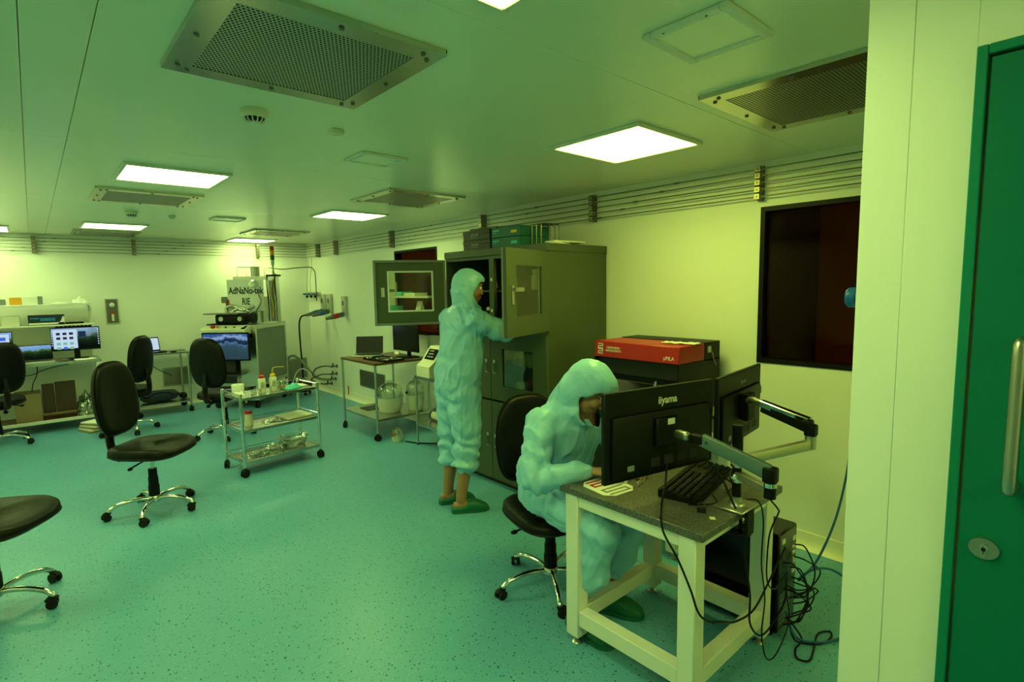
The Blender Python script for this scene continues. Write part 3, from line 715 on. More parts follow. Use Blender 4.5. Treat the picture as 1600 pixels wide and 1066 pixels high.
# computer tower under/behind the table
pc = thing('computer_tower', 'black computer tower on the floor behind the granite table leg, full of cables', 'computer', (-.93,1.19,0))
MB().rbox(-.10,.10,-.24,.24,.022,.50,.006,1).build('case', K['gloss'], pc)
f = MB()
for x in (-.075,.075):
    for y in (-.2,.2): f.cyl((x,y,0),(x,y,.023),.016,n=12)
f.build('foot', K['rubber'], pc)
b = MB(); b.box(-.092,.092,-.2425,-.24,.03,.492); b.build('back_plate', K['dsteel'], pc, False)
for i in range(7): MB().box(-.085,.03,-.2445,-.2424,.06+i*.022,.074+i*.022).build('slot_cover', K['satin'], pc, False)
fn = MB()
for rr in (.012,.024,.036,.046): fn.tube([(math.cos(2*PI*i/24)*rr-.02,-.245,.36+math.sin(2*PI*i/24)*rr) for i in range(25)],.0016,5)
fn.build('fan_grille', K['dsteel'], pc)
pp = MB()
for i,(x,z,w_,h_) in enumerate(((.06,.44,.03,.02),(.06,.40,.03,.014),(.06,.37,.028,.014),(.065,.33,.02,.03),(.06,.28,.03,.02),(-.06,.46,.03,.02))): pp.box(x-w_/2,x+w_/2,-.247,-.242,z-h_/2,z+h_/2)
pp.build('port', K['wplastic'], pc, False)

def cable(name, label, pts, r=.0035, m='black', k=8, grp=None):
    return tag(MB().tube(crom(pts,k), r, 8).build(name, K[m]), label, 'cable', grp)
g = 'black cables hanging at the granite table'
cable('monitor_cable','black cable from the near monitor down over the table edge to the lower rail',[(-1.56,1.20,.90),(-1.585,1.19,.83),(-1.64,1.17,TZ+.02),(-1.70,1.135,TZ+.006),(-1.755,1.10,TZ+.005),(-1.772,1.075,.71),(-1.775,1.015,.635),(-1.775,.962,.54),(-1.765,.935,.46),(-1.70,.93,.40),(-1.60,.925,.355),(-1.48,.93,.30),(-1.32,.93,.28),(-1.18,.925,.36),(-1.0,.935,.44)],.0042,grp=g)
cable('power_cable','thick black cable dropping from the arm base past the right table leg',[(-1.43,1.10,.92),(-1.44,1.02,.85),(-1.475,.945,TZ+.012),(-1.475,.90,.72),(-1.48,.90,.58),(-1.45,.89,.42),(-1.42,.90,.28),(-1.32,.90,.18),(-1.18,.91,.16),(-1.02,.92,.20),(-.96,.94,.28)],.0042,grp=g)
cable('display_cable','thin black cable looping from the arm elbow to the tower',[(-1.51,.80,.85),(-1.46,.79,.80),(-1.36,.83,.74),(-1.31,.88,.62),(-1.29,.895,.45),(-1.27,.89,.38),(-1.18,.90,.33),(-1.05,.93,.30),(-.95,.94,.30)],.0032,grp=g)
cable('usb_cable','thin black cable hanging lowest beside the right table leg',[(-1.35,.97,TZ+.006),(-1.33,.92,TZ+.006),(-1.325,.90,.68),(-1.33,.90,.50),(-1.31,.89,.34),(-1.33,.89,.2),(-1.30,.88,.08),(-1.2,.88,.05),(-1.05,.89,.12),(-.95,.94,.2)],.0028,grp=g)
cable('keyboard_cable','black keyboard cable running across the granite to the arm',[(-1.20,1.30,TZ+.012),(-1.15,1.20,TZ+.006),(-1.22,1.08,TZ+.006),(-1.33,1.05,TZ+.006),(-1.36,.99,TZ+.005)],.0026,grp=g)
cable('mouse_cable','black cable crossing the granite between keyboard and clip',[(-1.40,1.08,TZ+.006),(-1.46,1.03,TZ+.006),(-1.52,1.06,TZ+.006),(-1.56,1.10,TZ+.006)],.0026,grp=g)
random.seed(4)
for i in range(9):
    x0 = -.93+random.uniform(-.07,.07); z0 = random.uniform(.2,.46); z1 = random.uniform(.06,.22)
    cable('tower_cable','black cable among the tangle behind the computer tower',[(x0,.944,z0),(x0+.02,.90,z0-.01),(x0+random.uniform(.03,.14),.87+random.uniform(-.03,.02),(z0+z1)/2-.02),(x0+random.uniform(-.02,.06),.88,z1),(x0-.02,.93,z1-.03)],.0035,grp='cable tangle behind the computer tower')
cable('floor_cable','black cable loop lying on the floor behind the tower',[(-.98,.92,.10),(-.99,.88,.012),(-.93,.80,.006),(-.84,.78,.006),(-.80,.80,.006),(-.86,.83,.006),(-1.0,.80,.006),(-1.08,.79,.006),(-1.10,.83,.006),(-1.04,.86,.006),(-.97,.86,.02),(-.95,.93,.08)],.0042)
cable('network_cable','blue network cable hanging from behind the entrance wall and coiling on the floor',[(-.30,.885,.86),(-.33,.895,.62),(-.42,.91,.40),(-.58,.93,.24),(-.76,.94,.20),(-.86,.92,.24),(-.80,.88,.28),(-.66,.84,.24),(-.56,.76,.14),(-.56,.70,.05),(-.66,.70,.010),(-.80,.74,.008),(-.92,.80,.008),(-.99,.88,.03),(-.97,.935,.12)],.006,'bluec',10)
# blue fitting behind the entrance wall end
bf = thing('hose_coupling', 'blue plastic stopper peeking out from the end of the entrance wall', 'stopper', (-1.93,.418,1.602))
MB().cyl((0,.0005,0),(0,.020,0),.018,n=24).build('stem', K['blue'], bf); MB().lathe([(.022,.018),(.025,.022),(.025,.034),(.020,.039),(.0005,.040)],24,T(0,0,0,0,-PI/2)).build('cap', K['blue'], bf)
# ------------------------------------------------------------------ tall grey cabinet
CX0, CX1, CY0, CY1, CH = -.69, -.02, 2.74, 4.01, 1.95
cab = thing('storage_cabinet', 'tall dark grey metal storage cabinet with both upper glass doors standing open', 'cabinet', (CX0, CY0, 0))
D_, W_ = CX1-CX0, CY1-CY0      # local: x 0(front)..D, y 0(right side)..W
b = MB()
b.box(0.002,D_,0,.018,.0,CH-.03); b.box(0.002,D_,W_-.018,W_,.0,CH-.03); b.box(D_-.012,D_,.018,W_-.018,0,CH-.03); b.box(.012,D_,.018,W_-.018,.03,.05)
b.box(.012,D_-.012,.018,W_-.018,.71,.73); b.box(.012,D_-.012,.018,W_-.018,1.30,1.32)
b.build('body', K['cab'], cab, False)
MB().rbox(-.012,D_+.004,-.006,W_+.006,CH-.06,CH,.004,1).build('top', K['cab'], cab)
MB().box(.03,D_,.01,W_-.01,0,.03).build('plinth', K['blackm'], cab, False)
MB().box(.0,.03,W_/2-.028,W_/2+.028,1.32,CH-.06).build('centre_post', K['cab'], cab, False)
for z in (1.45,1.70): MB().box(-.0012,.0,W_/2-.010,W_/2+.012,z-.012,z+.012).build('catch', K['print'], cab, False)
st = MB(); st.box(-.0003,.0018,.0,.02,1.32,CH-.06); st.box(-.0003,.0018,W_-.02,W_,1.32,CH-.06); st.box(-.0003,.0018,.02,W_-.02,CH-.085,CH-.06); st.build('face_frame', K['cab'], cab, False)
MB().box(.04,D_-.02,.02,W_-.02,1.60,1.612).build('shelf', K['cab'], cab, False)
MB().box(.04,D_-.02,.02,W_-.02,1.00,1.012).build('shelf', K['cab'], cab, False)
DW = W_/2 - .004
def door(name, y_h, sgn, ang, z0, z1, win, handle):
    """hinged at local y_h; closed it runs along +y*sgn; ang opens outward (-x)"""
    d = MB(); t = .022; hz = z1-z0
    M = Matrix.Translation((-.002, y_h, z0)) @ Matrix.Rotation(ang*sgn, 4, 'Z')
    def bx(mb, x0,x1,a,bb,c,e):
        ya, yb = (a,bb) if sgn > 0 else (-bb,-a); mb.box(x0,x1,ya,yb,c,e,M=M)
    if win:
        wy0, wy1, wz0, wz1 = win
        bx(d,-t,0,.003,DW,0,wz0); bx(d,-t,0,.003,DW,wz1,hz); bx(d,-t,0,.003,wy0,wz0,wz1); bx(d,-t,0,wy1,DW,wz0,wz1)
    else: bx(d,-t,0,.003,DW,0,hz)
    o = d.build(name, K['cab'], cab, False)
    if win:
        gl = MB(); bx(gl,-t*.6,-t*.5,wy0,wy1,wz0,wz1); gl.build('glass_pane', K['cabglass'], o, False)
        rt = MB(); r_ = .014     # retaining strips on the inner side
        for a in ((wy0-r_,wy1+r_,wz0-r_,wz0),(wy0-r_,wy1+r_,wz1,wz1+r_),(wy0-r_,wy0,wz0,wz1),(wy1,wy1+r_,wz0,wz1)): bx(rt,.0003,.006,*a)
        rt.build('retaining_strip', K['print'], o, False)
        rm = MB(); 
        for a in ((.003,DW,0,.02),(.003,DW,hz-.02,hz),(.003,.02,.02,hz-.02),(DW-.02,DW,.02,hz-.02)): bx(rm,.0002,.012,*a)
        rm.build('return_flange', K['panel'], o, False)
    hy, hz_ = handle
    if win and ang:
        lk = MB(); bx(lk,-t-.006,-t-.0005,hy-.014,hy+.014,hz_-.09,hz_+.03); lk.build('lock_plate', K['satin'], o, False)
        lv = MB(); bx(lv,-t-.030,-t-.006,hy-.010,hy+.010,hz_-.005,hz_+.015); bx(lv,-t-.030,-t-.020,hy-.105,hy+.010,hz_-.008,hz_+.018); lv.build('handle', K['satin'], o, False)
        li = MB(); bx(li,.0003,.012,hy-.014,hy+.014,hz_-.05,hz_+.03); li.build('lock_body', K['satin'], o, False)
    else:
        lk = MB(); bx(lk,-t-.008,-t-.0005,hy-.013,hy+.013,hz_-.055,hz_+.055); lk.build('handle_plate', K['satin'], o, False)
        lv = MB(); bx(lv,-t-.014,-t-.008,hy-.006,hy+.006,hz_-.045,hz_+.03); lv.build('handle', K['dsteel'], o, False)
    return o
win_u = (.13,.50,.13,.46)
door('upper_door', 0, 1, R(109), 1.318, 1.885, win_u, (.555,.30))          # right hand door, swung towards the camera
door('upper_door', W_, -1, R(116), 1.318, 1.885, win_u, (.555,.30))        # left hand door
door('middle_door', 0, 1, 0, .728, 1.303, (.14,.49,.12,.42), (.585,.27))
door('middle_door', W_, -1, 0, .728, 1.303, (.14,.49,.12,.42), (.585,.27))
door('lower_door', 0, 1, 0, .055, .708, None, (.585,.325))
door('lower_door', W_, -1, 0, .055, .708, None, (.585,.325))

def bottle(name, label, loc, r, h, bm, cm, group, neck=.4, lbl=None, cat='bottle', cap_h=.25):
    t = thing(name, label, cat, loc, 0, group)
    MB().lathe([(.0005,.0005),(r*.95,.0005),(r,.006),(r,h*.62),(r*.92,h*.70),(r*neck,h*.80),(r*neck,h*.84)],18).build('body', K[bm], t)
    MB().lathe([(r*neck*1.25,h*.82),(r*neck*1.3,h*.83),(r*neck*1.3,h*.98),(r*neck*1.1,h),(.0005,h)],16).build('cap', K[cm], t)
    if lbl: MB().lathe([(r*1.006,h*.15),(r*1.012,h*.16),(r*1.012,h*.52),(r*1.006,h*.53)],18).build('label', K[lbl], t)
    return t
gb = 'chemical bottles in the cabinet'
bl = ['white capped jar on the middle shelf behind the lower cabinet glass, left one','white capped jar on the middle shelf behind the lower cabinet glass, right one']
for i, y in enumerate((3.10,3.0)): bottle('jar', bl[i], (-.60,y,1.012), .040, .115, 'cream','wplastic', gb, .85)
bottle('jar','slim pale jar at the left of the middle cabinet shelf',(-.60,3.19,1.012),.026,.10,'cream','wplastic',gb,.85)
bottle('reagent_bottle','brown bottle with a red cap behind the cabinet glass, left one',(-.60,3.0,.73),.042,.19,'amberbot','redp',gb,.7)
bottle('reagent_bottle','brown bottle with a red cap behind the cabinet glass, right one',(-.60,2.90,.73),.042,.19,'amberbot','redp',gb,.7)
bottle('jar','pale plastic jar left of the red capped bottles in the cabinet',(-.60,3.12,.73),.05,.15,'cream','cream',gb,.8)
bottle('reagent_bottle','small brown bottle beside the standing person on the upper cabinet shelf',(-.56,3.50,1.612),.03,.12,'amberbot','wplastic',gb,.5,'print')
bottle('reagent_bottle','brown bottle with a pale label on the upper cabinet shelf by the centre post',(-.56,3.57,1.32),.035,.15,'amberbot','wplastic',gb,.5,'print')
bottle('reagent_bottle','pale bottle right of the centre post in the open cabinet',(-.58,3.24,1.612),.035,.14,'cream','wplastic',gb,.6)
bottle('reagent_bottle','tall pale bottle deep in the right half of the open cabinet',(-.5,3.05,1.612),.04,.16,'cream','wplastic',gb,.6)
bottle('reagent_bottle','white bottle seen through the right open cabinet door',(-.54,2.92,1.612),.035,.15,'cream','redp',gb,.6)

# on top of the cabinet
def carton(name, label, x0,x1,y0,y1,z0,z1, m, cat='box', group=None, marks=(), lid=None):
    cx, cy = (x0+x1)/2,(y0+y1)/2; t = thing(name, label, cat, (cx,cy,z0), 0, group); hx, hy, h = (x1-x0)/2,(y1-y0)/2,z1-z0
    MB().rbox(-hx,hx,-hy,hy,.0005,h*.62 if lid else h,.002,1).build('box', K[m], t)
    if lid: MB().rbox(-hx-.003,hx+.003,-hy-.003,hy+.003,h*.62-.001,h,.002,1).build('lid', K[m], t)
    for (u0,u1,v0,v1,mm) in marks:    # print on the -x face
        MB().box(-hx-.0045,-hx-.0032,hy-u1*2*hy,hy-u0*2*hy,v0*h,v1*h).build('print', K[mm], t, False)
    return t
gx = 'boxes stacked on the grey cabinet'
for k, nm in enumerate(('lower','upper')):
    z0 = CH + k*.082
    carton('black_carton', nm+' black cardboard box on top of the cabinet with pale lettering', -.66,-.36,3.42+.005*k,3.78,z0,z0+.081,'boxblack','box',gx,[(.32,.38,.42,.66,'logo_grey'),(.40,.45,.42,.66,'logo_grey'),(.47,.52,.42,.66,'logo_grey'),(.54,.60,.42,.66,'logo_grey'),(.28,.62,.26,.30,'logo_grey')],True)
    carton('green_carton', nm+' green box beside the black boxes on the cabinet', -.655,-.33,3.07,3.405,z0,z0+.079,'boxgreen','box',gx,[(.06,.30,.6,.75,'teal'),(.06,.2,.42,.48,'teal'),(.72,.92,.32,.58,'yellow' if k else 'teal')],None)
pr_ = thing('wooden_tray', 'rough open wooden tray lying on the upper black box', 'tray', (-.50,3.56,CH+.1645), R(4))
for a in ((-.13,.13,-.16,-.13),(-.13,.13,.13,.16),(-.13,-.10,-.13,.13),(.10,.13,-.13,.13)): MB().box(*a,.0005,.016).build('batten', K['brownw'], pr_, False)
wr = thing('wire_rack', 'dark bent wire rack standing on the cabinet beside the green boxes', 'rack', (-.45,2.99,CH))
for y in (-.05,.0,.05): MB().tube(crom([(-.10,y,.001),(-.10,y,.14),(-.08,y,.165),(.08,y,.165),(.10,y,.14),(.10,y,.001)],4),.004,6).build('hoop', K['dsteel'], wr)
for x in (-.1,.1): MB().tube([(x,-.06,.004),(x,.06,.004)],.004,6).build('crossbar', K['dsteel'], wr)
pb = thing('foil_packet', 'pale plastic packets lying flat on the cabinet near its right front corner', 'packet', (-.42,2.85,CH))
m = MB(); 
for i,(x,y,a,zz) in enumerate(((0,0,.2,.0005),(.03,-.01,-.1,.016))): m.rbox(-.16,.16,-.055,.055,zz,zz+.014,.006,2,M=T(x,y,0,a))
m.build('packet', K['wplastic'], pb); MB().box(-.06,0,-.035,.03,.0305,.032).build('label', K['teal'], pb, False)

# ------------------------------------------------------------------ red lithography instrument and its table
t = thing('instrument_table', 'white frame table with granite top carrying the red and black instrument', 'table', (-.40,2.04,0))
MB().rbox(-.37,.36,-.42,.42,.72,.75,.003,1).build('granite_top', K['granite'], t)
for sx in (-1,1):
    for sy in (-1,1):
        MB().rbox(sx*.31-.036,sx*.31+.036,sy*.36-.036,sy*.36+.036,.045,.7195,.004,1).build('leg', K['white'], t)
        MB().lathe([(.024,0),(.026,.006),(.020,.012),(.008,.016),(.008,.05)],16,c=(sx*.31,sy*.36,0)).build('levelling_foot', K['steel'], t)
for sy in (-1,1):
    for z in (.105,.665): MB().box(-.274,.274,sy*.36-.03,sy*.36+.03,z,z+.05).build('rail', K['white'], t, False)
for sx in (-1,1):
    for z in (.105,.665): MB().box(sx*.31-.03,sx*.31+.03,-.324,.324,z,z+.05).build('rail', K['white'], t, False)
ml = thing('lithography_instrument', 'black instrument with a bright red hood and white lettering behind the monitors', 'instrument', (-.60,2.055,.7505))
hy = .325   # local x 0 front .. .52 ; y -hy..hy
b = MB(); b.box(.10,.50,-hy+.01,hy-.01,.0,.50); b.box(0,.50,-hy,-hy+.012,0,.405); b.box(0,.50,hy-.012,hy,0,.405); b.build('body', K['black'], ml, False)
MB().rbox(0,.30,-hy,hy,.405,.512,.004,1).build('red_hood', K['red'], ml)
MB().rbox(.302,.50,-hy,hy,.395,.516,.003,1).build('rear_housing', K['black'], ml)
MB().box(.03,.098,-hy+.0125,hy-.0125,.30,.404).build('upper_recess', K['blackm'], ml, False)
wn = MB(); M = T(.02,0,.02,0,0,R(20)); wn.box(0,.006,-hy+.02,hy-.02,.0,.30,M=M); wf = wn.build('sloping_window', K['gloss'], ml, False)
MB().box(-.002,.0,-hy+.03,hy-.03,.235,.285,M=M).build('amber_strip', K['brownw'], wf, False)
for y in (-.10,-.27): MB().box(-.010,-.0025,y-.008,y+.008,.225,.262,M=M).build('latch', K['chrome'], wf, False)
MB().tube([M@Vector((-.006,-hy+.02,.0)),M@Vector((-.006,-hy+.02,.30))],.007,8).build('side_strut', K['satin'], wf)
MX = T(-.0012,0,0,-PI/2,PI/2)
text('lettering', 'HEIDELBERG\nINSTRUMENTS', .0205, K['print'], ml, T(-.0012,.165,.462,-PI/2,PI/2), sx=.95)
text('model_lettering', '\u00b5MLA', .034, K['print'], ml, T(-.0012,-.255,.437,-PI/2,PI/2), sx=.9)
lg = MB()
def emb(y0, z0, s, k):   # interlocked S emblem
    for dz in (0,.024,.048)[:3]: lg.box(-.0016,-.0006,y0-s*.017-.0,y0+s*.017,z0+dz*.62-.003,z0+dz*.62+.003)
    lg.box(-.0016,-.0006,y0+s*.017-.005,y0+s*.017+.001,z0,z0+.024*.62); lg.box(-.0016,-.0006,y0-s*.017-.001,y0-s*.017+.005,z0+.024*.62,z0+.048*.62)
emb(.272,.430,1.2,0); emb(.272,.466,1.2,0); lg.build('emblem', K['print'], ml, False)
pp = thing('paper_sheet', 'crumpled white paper strip lying on the red hood', 'paper', (-.42,1.83,1.2635), R(10))
m = MB(); n = 12
vs = []; fs = []
for i in range(n+1):
    for j in range(5):
        vs.append((-.05+.1*j/4, -.11+.22*i/n, .003+.012*abs(noise.noise((i*.7,j*.9,2)))))
for i in range(n):
    for j in range(4): fs.append((i*5+j,i*5+j+1,(i+1)*5+j+1,(i+1)*5+j))
nb = len(vs); vs += [(x,y,z+.0015) for x,y,z in vs]; fs = [tuple(reversed(f)) for f in fs] + [tuple(k+nb for k in f) for f in fs]
m.add(vs, fs).build('sheet', K['paper'], pp)
ca = MB(); ca.tube(crom([(.36,-hy-.002,.48),(.38,-hy-.012,.44),(.41,-hy-.006,.40),(.43,-hy-.012,.36)],5),.003,6); ca.box(.33,.37,-hy-.008,-hy-.0005,.45,.49); ca.build('side_connector', K['satin'], ml)

# ------------------------------------------------------------------ steel table by the right wall with laptop, tray and black monitor
tl = steel_table('steel_trolley_table', 'long stainless steel table on casters under the open cabinet door', 'table', (-.125,5.20,0), PI/2, .84, .69, .845, (.845,.235), (K['steel'],K['brownw'],K['steel']), .014)
laptop('laptop','silver laptop with a black screen on the steel table by the right wall',(-.60,5.83,.846), R(-38), .33,.23,.215,14,'alu',K['blackm'],'blackm')
tr = thing('parts_tray','black tray heaped with small metal parts on the steel table','tray',(-.58,5.43,.846), R(4))
m = MB(); m.box(-.13,.13,-.22,.22,.0005,.004); m.box(-.13,.13,-.22,-.215,.004,.022); m.box(-.13,.13,.215,.22,.004,.022); m.box(-.13,-.125,-.215,.215,.004,.022); m.box(.125,.13,-.215,.215,.004,.022); m.build('tray', K['black'], tr, False)
random.seed(9); m = MB(); m2 = MB()
for i in range(46):
    mm = m if i%3 else m2; mm.rbox(-.03,.03,-.006,.006,0,.008,.002,1,M=T(random.uniform(-.09,.09),random.uniform(-.19,.19),.005+random.uniform(0,.014),random.uniform(0,6.28),random.uniform(-.2,.2)))
m.build('metal_parts', K['dsteel'], tr)['kind'] = 'stuff'; m2.build('bright_parts', K['alu'], tr)['kind'] = 'stuff'
tag(MB().ell((-.30,5.62,.875),(.035,.05,.03),16,10).build('sponge', K['cream']), 'pale round pad behind the parts tray on the steel table','pad')
monitor('desktop_monitor','black switched off monitor under the open cabinet door',(-.30,5.42,1.07), R(-88), .52,.30, K['gloss'], stand=.846)
carton('grey_cover_box','grey box standing against the wall right of the black monitor',-.12,-.03,5.0,5.24,.846,1.10,'panel','box')
# wall shelf rack seen through the open glass door
rk = thing('wall_shelf_rack','white two level wall shelf seen through the glass of the open door','shelf',(-.002,5.58,0))
for y in (-.56,.53): MB().box(-.022,.0015,y-.012,y+.012,.86,1.72).build('post', K['white'], rk, False)
for z in (1.33,1.55): MB().box(-.24,.0015,-.57,.54,z-.02,z).build('shelf', K['white'], rk, False)
carton('plastic_bin','pale green bin on the lower wall shelf behind the glass door',-.22,-.06,5.86,6.0,1.3305,1.43,'teal','bin')
carton('instrument_case','flat white case on the upper wall shelf behind the glass door',-.22,-.05,5.32,5.56,1.5505,1.585,'wplastic','case')
carton('glove_box','small teal box on the upper wall shelf behind the glass door',-.22,-.06,5.62,5.74,1.5505,1.60,'teal','box')
tag(MB().prism([(-.05,0),(.05,0),(.0,.16)],-.05,.05,T(-.13,5.36,1.3305,0,PI/2)).build('paper_stand', K['paper'], None, False),'folded white paper tent on the lower wall shelf behind the glass door','paper')
def desiccator(loc, r, h, label, small=False):
    t = thing('desiccator', label, 'desiccator', loc, 0, 'clear lidded desiccator jars')
    MB().lathe([(.0005,.0005),(r*.72,.0005),(r*.80,.012),(r*.96,h*.22),(r,h*.44),(r*1.04,h*.46),(r*1.04,h*.485),(.0005,h*.486)],32).build('base', K['liquid'], t)
    MB().lathe([(r*1.04,h*.49),(r*1.04,h*.515),(r*.98,h*.53),(r*.95,h*.72),(r*.80,h*.83),(r*.45,h*.91),(r*.20,h*.935),(r*.20,h*.99),(r*.24,h),(.0005,h)],32).build('lid', K['pglass'], t)
    tp = MB(); tp.cyl((-r*.9,-.01,h*.60),(-r*1.18,-.03,h*.60),.012,n=10); o = tp.build('stopcock', K['glass'], t)
    kn = MB(); kn.cyl((-r*1.18,-.03,h*.60),(-r*1.30,-.04,h*.60),.014,n=12); kn.build('knob', K['redp'] if r < .1 or loc[1] < 5.3 else K['black'], o)
    return t
desiccator((-.50,5.47,.236),.145,.36,'large clear desiccator with milky base on the lower shelf, nearer the table end')
desiccator((-.235,5.36,.236),.105,.37,'clear desiccator with a red tap behind the larger one on the lower shelf')
desiccator((-.655,5.06,0),.062,.155,'small desiccator jar with red knob standing on the floor')
tag(MB().box(-.12,.12,-.10,.10,.0,.006,T(-.55,5.80,.2355)).build('rubber_mat', K['boxblack'], None, False),'dark rubber mat on the lower shelf of the steel table','mat')
# short steel table with white instrument
t2 = steel_table('short_steel_table','short steel table without casters beside the standing person','table',(-.03,4.08,0),PI/2,.75,.53,.735,(.735,.235),(K['satin'],K['steel'],K['steel']),.012,'foot',lip=.03)
wi = thing('bench_instrument','cream bench instrument with sloping display on the short steel table','instrument',(-.43,4.66,.7355),-PI/2)
# local x to the right seen from the front (-y)
prof = [(-.13,0),(.13,0),(.13,.30),(.05,.30),(-.06,.16),(-.13,.11)]
m = MB(); m.loft([[(-.12,y,z+.0005) for y,z in prof],[(.12,y,z+.0005) for y,z in prof]]); m.build('housing', K['cream'], wi, ang=20)
sl2 = math.atan2(.14,.11); dm = MB(); dm.box(-.09,.09,-.075,.05,0,.003,M=T(0,-.005,.2325,0,sl2)); d = dm.build('display', K['gloss'], wi, False)
dp = MB(); 
for i in range(3): dp.box(-.06,.05-.02*i,-.05+.035*i,-.035+.035*i,.0031,.0036,M=T(0,-.005,.2325,0,sl2))
dp.build('display_text', K['logo_grey'], d, False)
pu = thing('vacuum_pump','small cream vacuum pump with red knob on the lower shelf of the short table','pump',(-.36,4.66,.2355),R(-90))
MB().cyl((-.13,0,.055),(.13,0,.055),.05,n=24).build('motor', K['cream'], pu); 
for x in (-.13,.11): MB().cyl((x,0,.055),(x+.02,0,.055),.054,n=24).build('end_cap', K['black'], pu)
MB().box(-.11,.11,-.05,.05,0.0005,.012).build('base', K['dsteel'], pu, False)
MB().rbox(-.10,-.01,-.03,.03,.10,.135,.006,1).build('valve_block', K['dsteel'], pu); MB().cyl((.06,-.05,.06),(.06,-.068,.06),.02,n=14).build('knob', K['redp'], pu)
MB().tube(crom([(-.05,0,.13),(-.05,0,.18),(-.02,0,.22),(.05,0,.20)],5),.006,8).build('hose', K['black'], pu)
tv = thing('valve','red handled valve on the wall beside the short steel table','valve',(-.0,4.99,.40))
MB().cyl((-.0005,0,0),(-.06,0,0),.012,n=12).build('body', K['satin'], tv); MB().box(-.075,-.06,-.045,.045,-.012,.012).build('handle', K['redp'], tv, False)
cable('pump_cable','dark hose lying on the floor below the short steel table',[(-.36,4.60,.012),(-.45,4.72,.008),(-.55,4.85,.008),(-.60,4.98,.008)],.007)
# wall fittings on the right wall
def grille(name,label,loc,rz,W,Hh,n):
    t = thing(name,label,'grille',loc,rz,'low wall return grilles'); f = .015
    fr = MB()
    for a in ((-W/2,W/2,0,f),(-W/2,W/2,Hh-f,Hh),(-W/2,-W/2+f,f,Hh-f),(W/2-f,W/2,f,Hh-f)): fr.box(a[0],a[1],-.014,-.0005,a[2],a[3])
    fr.build('frame', K['satin'], t, False); MB().box(-W/2+f,W/2-f,-.003,-.001,f,Hh-f).build('backing', K['dsteel'], t, False)
    for i in range(n):
        z = f+(Hh-2*f)*(i+.5)/n; MB().box(-W/2+f,W/2-f,-.012,-.004,z-.004,z+.003,M=None).build('louvre', K['satin'], t, False)
grille('return_grille','grey air return grille low on the right wall behind the steel table',(0,6.865,.245),-PI/2,.74,.24,14)
grille('return_grille','grey air return grille low on the back wall below the laptop table',(-1.98,YB,.29),0,.36,.27,14)
grille('return_grille','grey air return grille on the back wall beside the floor pump',(-.26,YB,.17),0,.34,.34,16)
wt = thing('wall_switch','small wall socket with dangling dark tag low on the right wall','socket',(0,7.64,.14))
MB().rbox(-.012,-.0005,-.03,.03,.04,.10,.003,1).build('plate', K['wplastic'], wt); MB().box(-.016,-.012,-.012,.012,-.09,.05).build('tag', K['redp'], wt, False)
# ------------------------------------------------------------------ glassware trolley
cang = R(7.2)
ct = thing('glassware_trolley','three tier stainless steel trolley carrying glassware in the middle of the floor','trolley',(-1.855,5.265,0),cang)
L_, W2 = .72, .395
for sx in (-1,1):
    for sy in (-1,1):
        p = MB(); p.cyl((sx*L_/2,sy*W2/2,.085),(sx*L_/2,sy*W2/2,.745),.0135,n=16); p.ell((sx*L_/2,sy*W2/2,.745),(.0135,.0135,.006),12,6); p.build('post', K['chrome'], ct)
for i, z in enumerate((.70,.41,.125)):
    s = MB(); a, b_ = L_/2-.01, W2/2-.01
    s.box(-a,a,-b_,b_,z-.003,z)
    for q in ((-a,a,-b_,-b_+.003),(-a,a,b_-.003,b_),(-a,-a+.003,-b_,b_),(a-.003,a,-b_,b_)): s.box(q[0],q[1],q[2],q[3],z-.02,z+.004)
    s.build('shelf', K['steel'], ct, False)
    r = MB(); zr = z+.035
    r.tube([(-L_/2,-W2/2,zr),(-L_/2,W2/2,zr)],.004,8); r.tube([(L_/2,-W2/2,zr),(L_/2,W2/2,zr)],.004,8); r.tube([(-L_/2,W2/2,zr),(L_/2,W2/2,zr)],.004,8)
    r.build('guard_rail', K['chrome'], ct)
casters(ct, [(sx*L_/2,sy*W2/2) for sx in (-1,1) for sy in (-1,1)])
CM = T(-1.855,5.265,0,cang)
def onc(x,y,z): return tuple(CM @ Vector((x,y,z)))
gg = 'things on the glassware trolley'
tp = thing('tissue_roll','white roll of wipes at the left end of the trolley top','roll',onc(-.27,.07,.7005),0,gg)
MB().lathe([(.0005,.0005),(.05,.0005),(.052,.004),(.052,.088),(.05,.092),(.018,.092),(.017,.05),(.0005,.05)],24).build('roll', K['wplastic'], tp)
wb = MB(); wb.add([(-.04,-.06,.002),(.03,-.1,.003),(.02,-.05,.035),(-.045,-.045,.03)],[(0,1,2,3),(3,2,1,0)]); wb.build('loose_sheet', K['paper'], tp)
def wash(loc,label,cm,tip):
    t = thing('wash_bottle',label,'bottle',loc,0,'wash bottles on the trolley'); r,h=.033,.135
    MB().lathe([(.0005,.0005),(r*.95,.0005),(r,.006),(r,h*.86),(r*.9,h*.94),(r*.62,h)],24).build('body', K['liquid'], t)
    MB().lathe([(r*.70,h-.004),(r*.72,h+.018),(r*.5,h+.026),(.0005,h+.027)],20).build('cap', K[cm], t)
    MB().tube(crom(tip,6),[.005 - .0022*i/(6*(len(tip)-1)) for i in range(6*(len(tip)-1)+1)],8).build('spout', K[cm], t)
    m = MB()
    for i in range(5): m.box(-.02+.001*i,.014,-r-.001,-r+.003,.045+.011*i,.050+.011*i)
    m.build('lettering', K['logo_grey'], t, False); return t
wash(onc(-.09,-.02,.7005),'wash bottle with a red cap and short straight nozzle on the trolley','redp',[(0,0,.155),(0,0,.185),(0,0,.215)])
wash(onc(.02,-.01,.7005),'wash bottle with a yellow cap and bent yellow spout on the trolley','yellow',[(0,0,.155),(.0,0,.195),(.012,0,.215),(.05,-.01,.220),(.10,-.02,.215)])
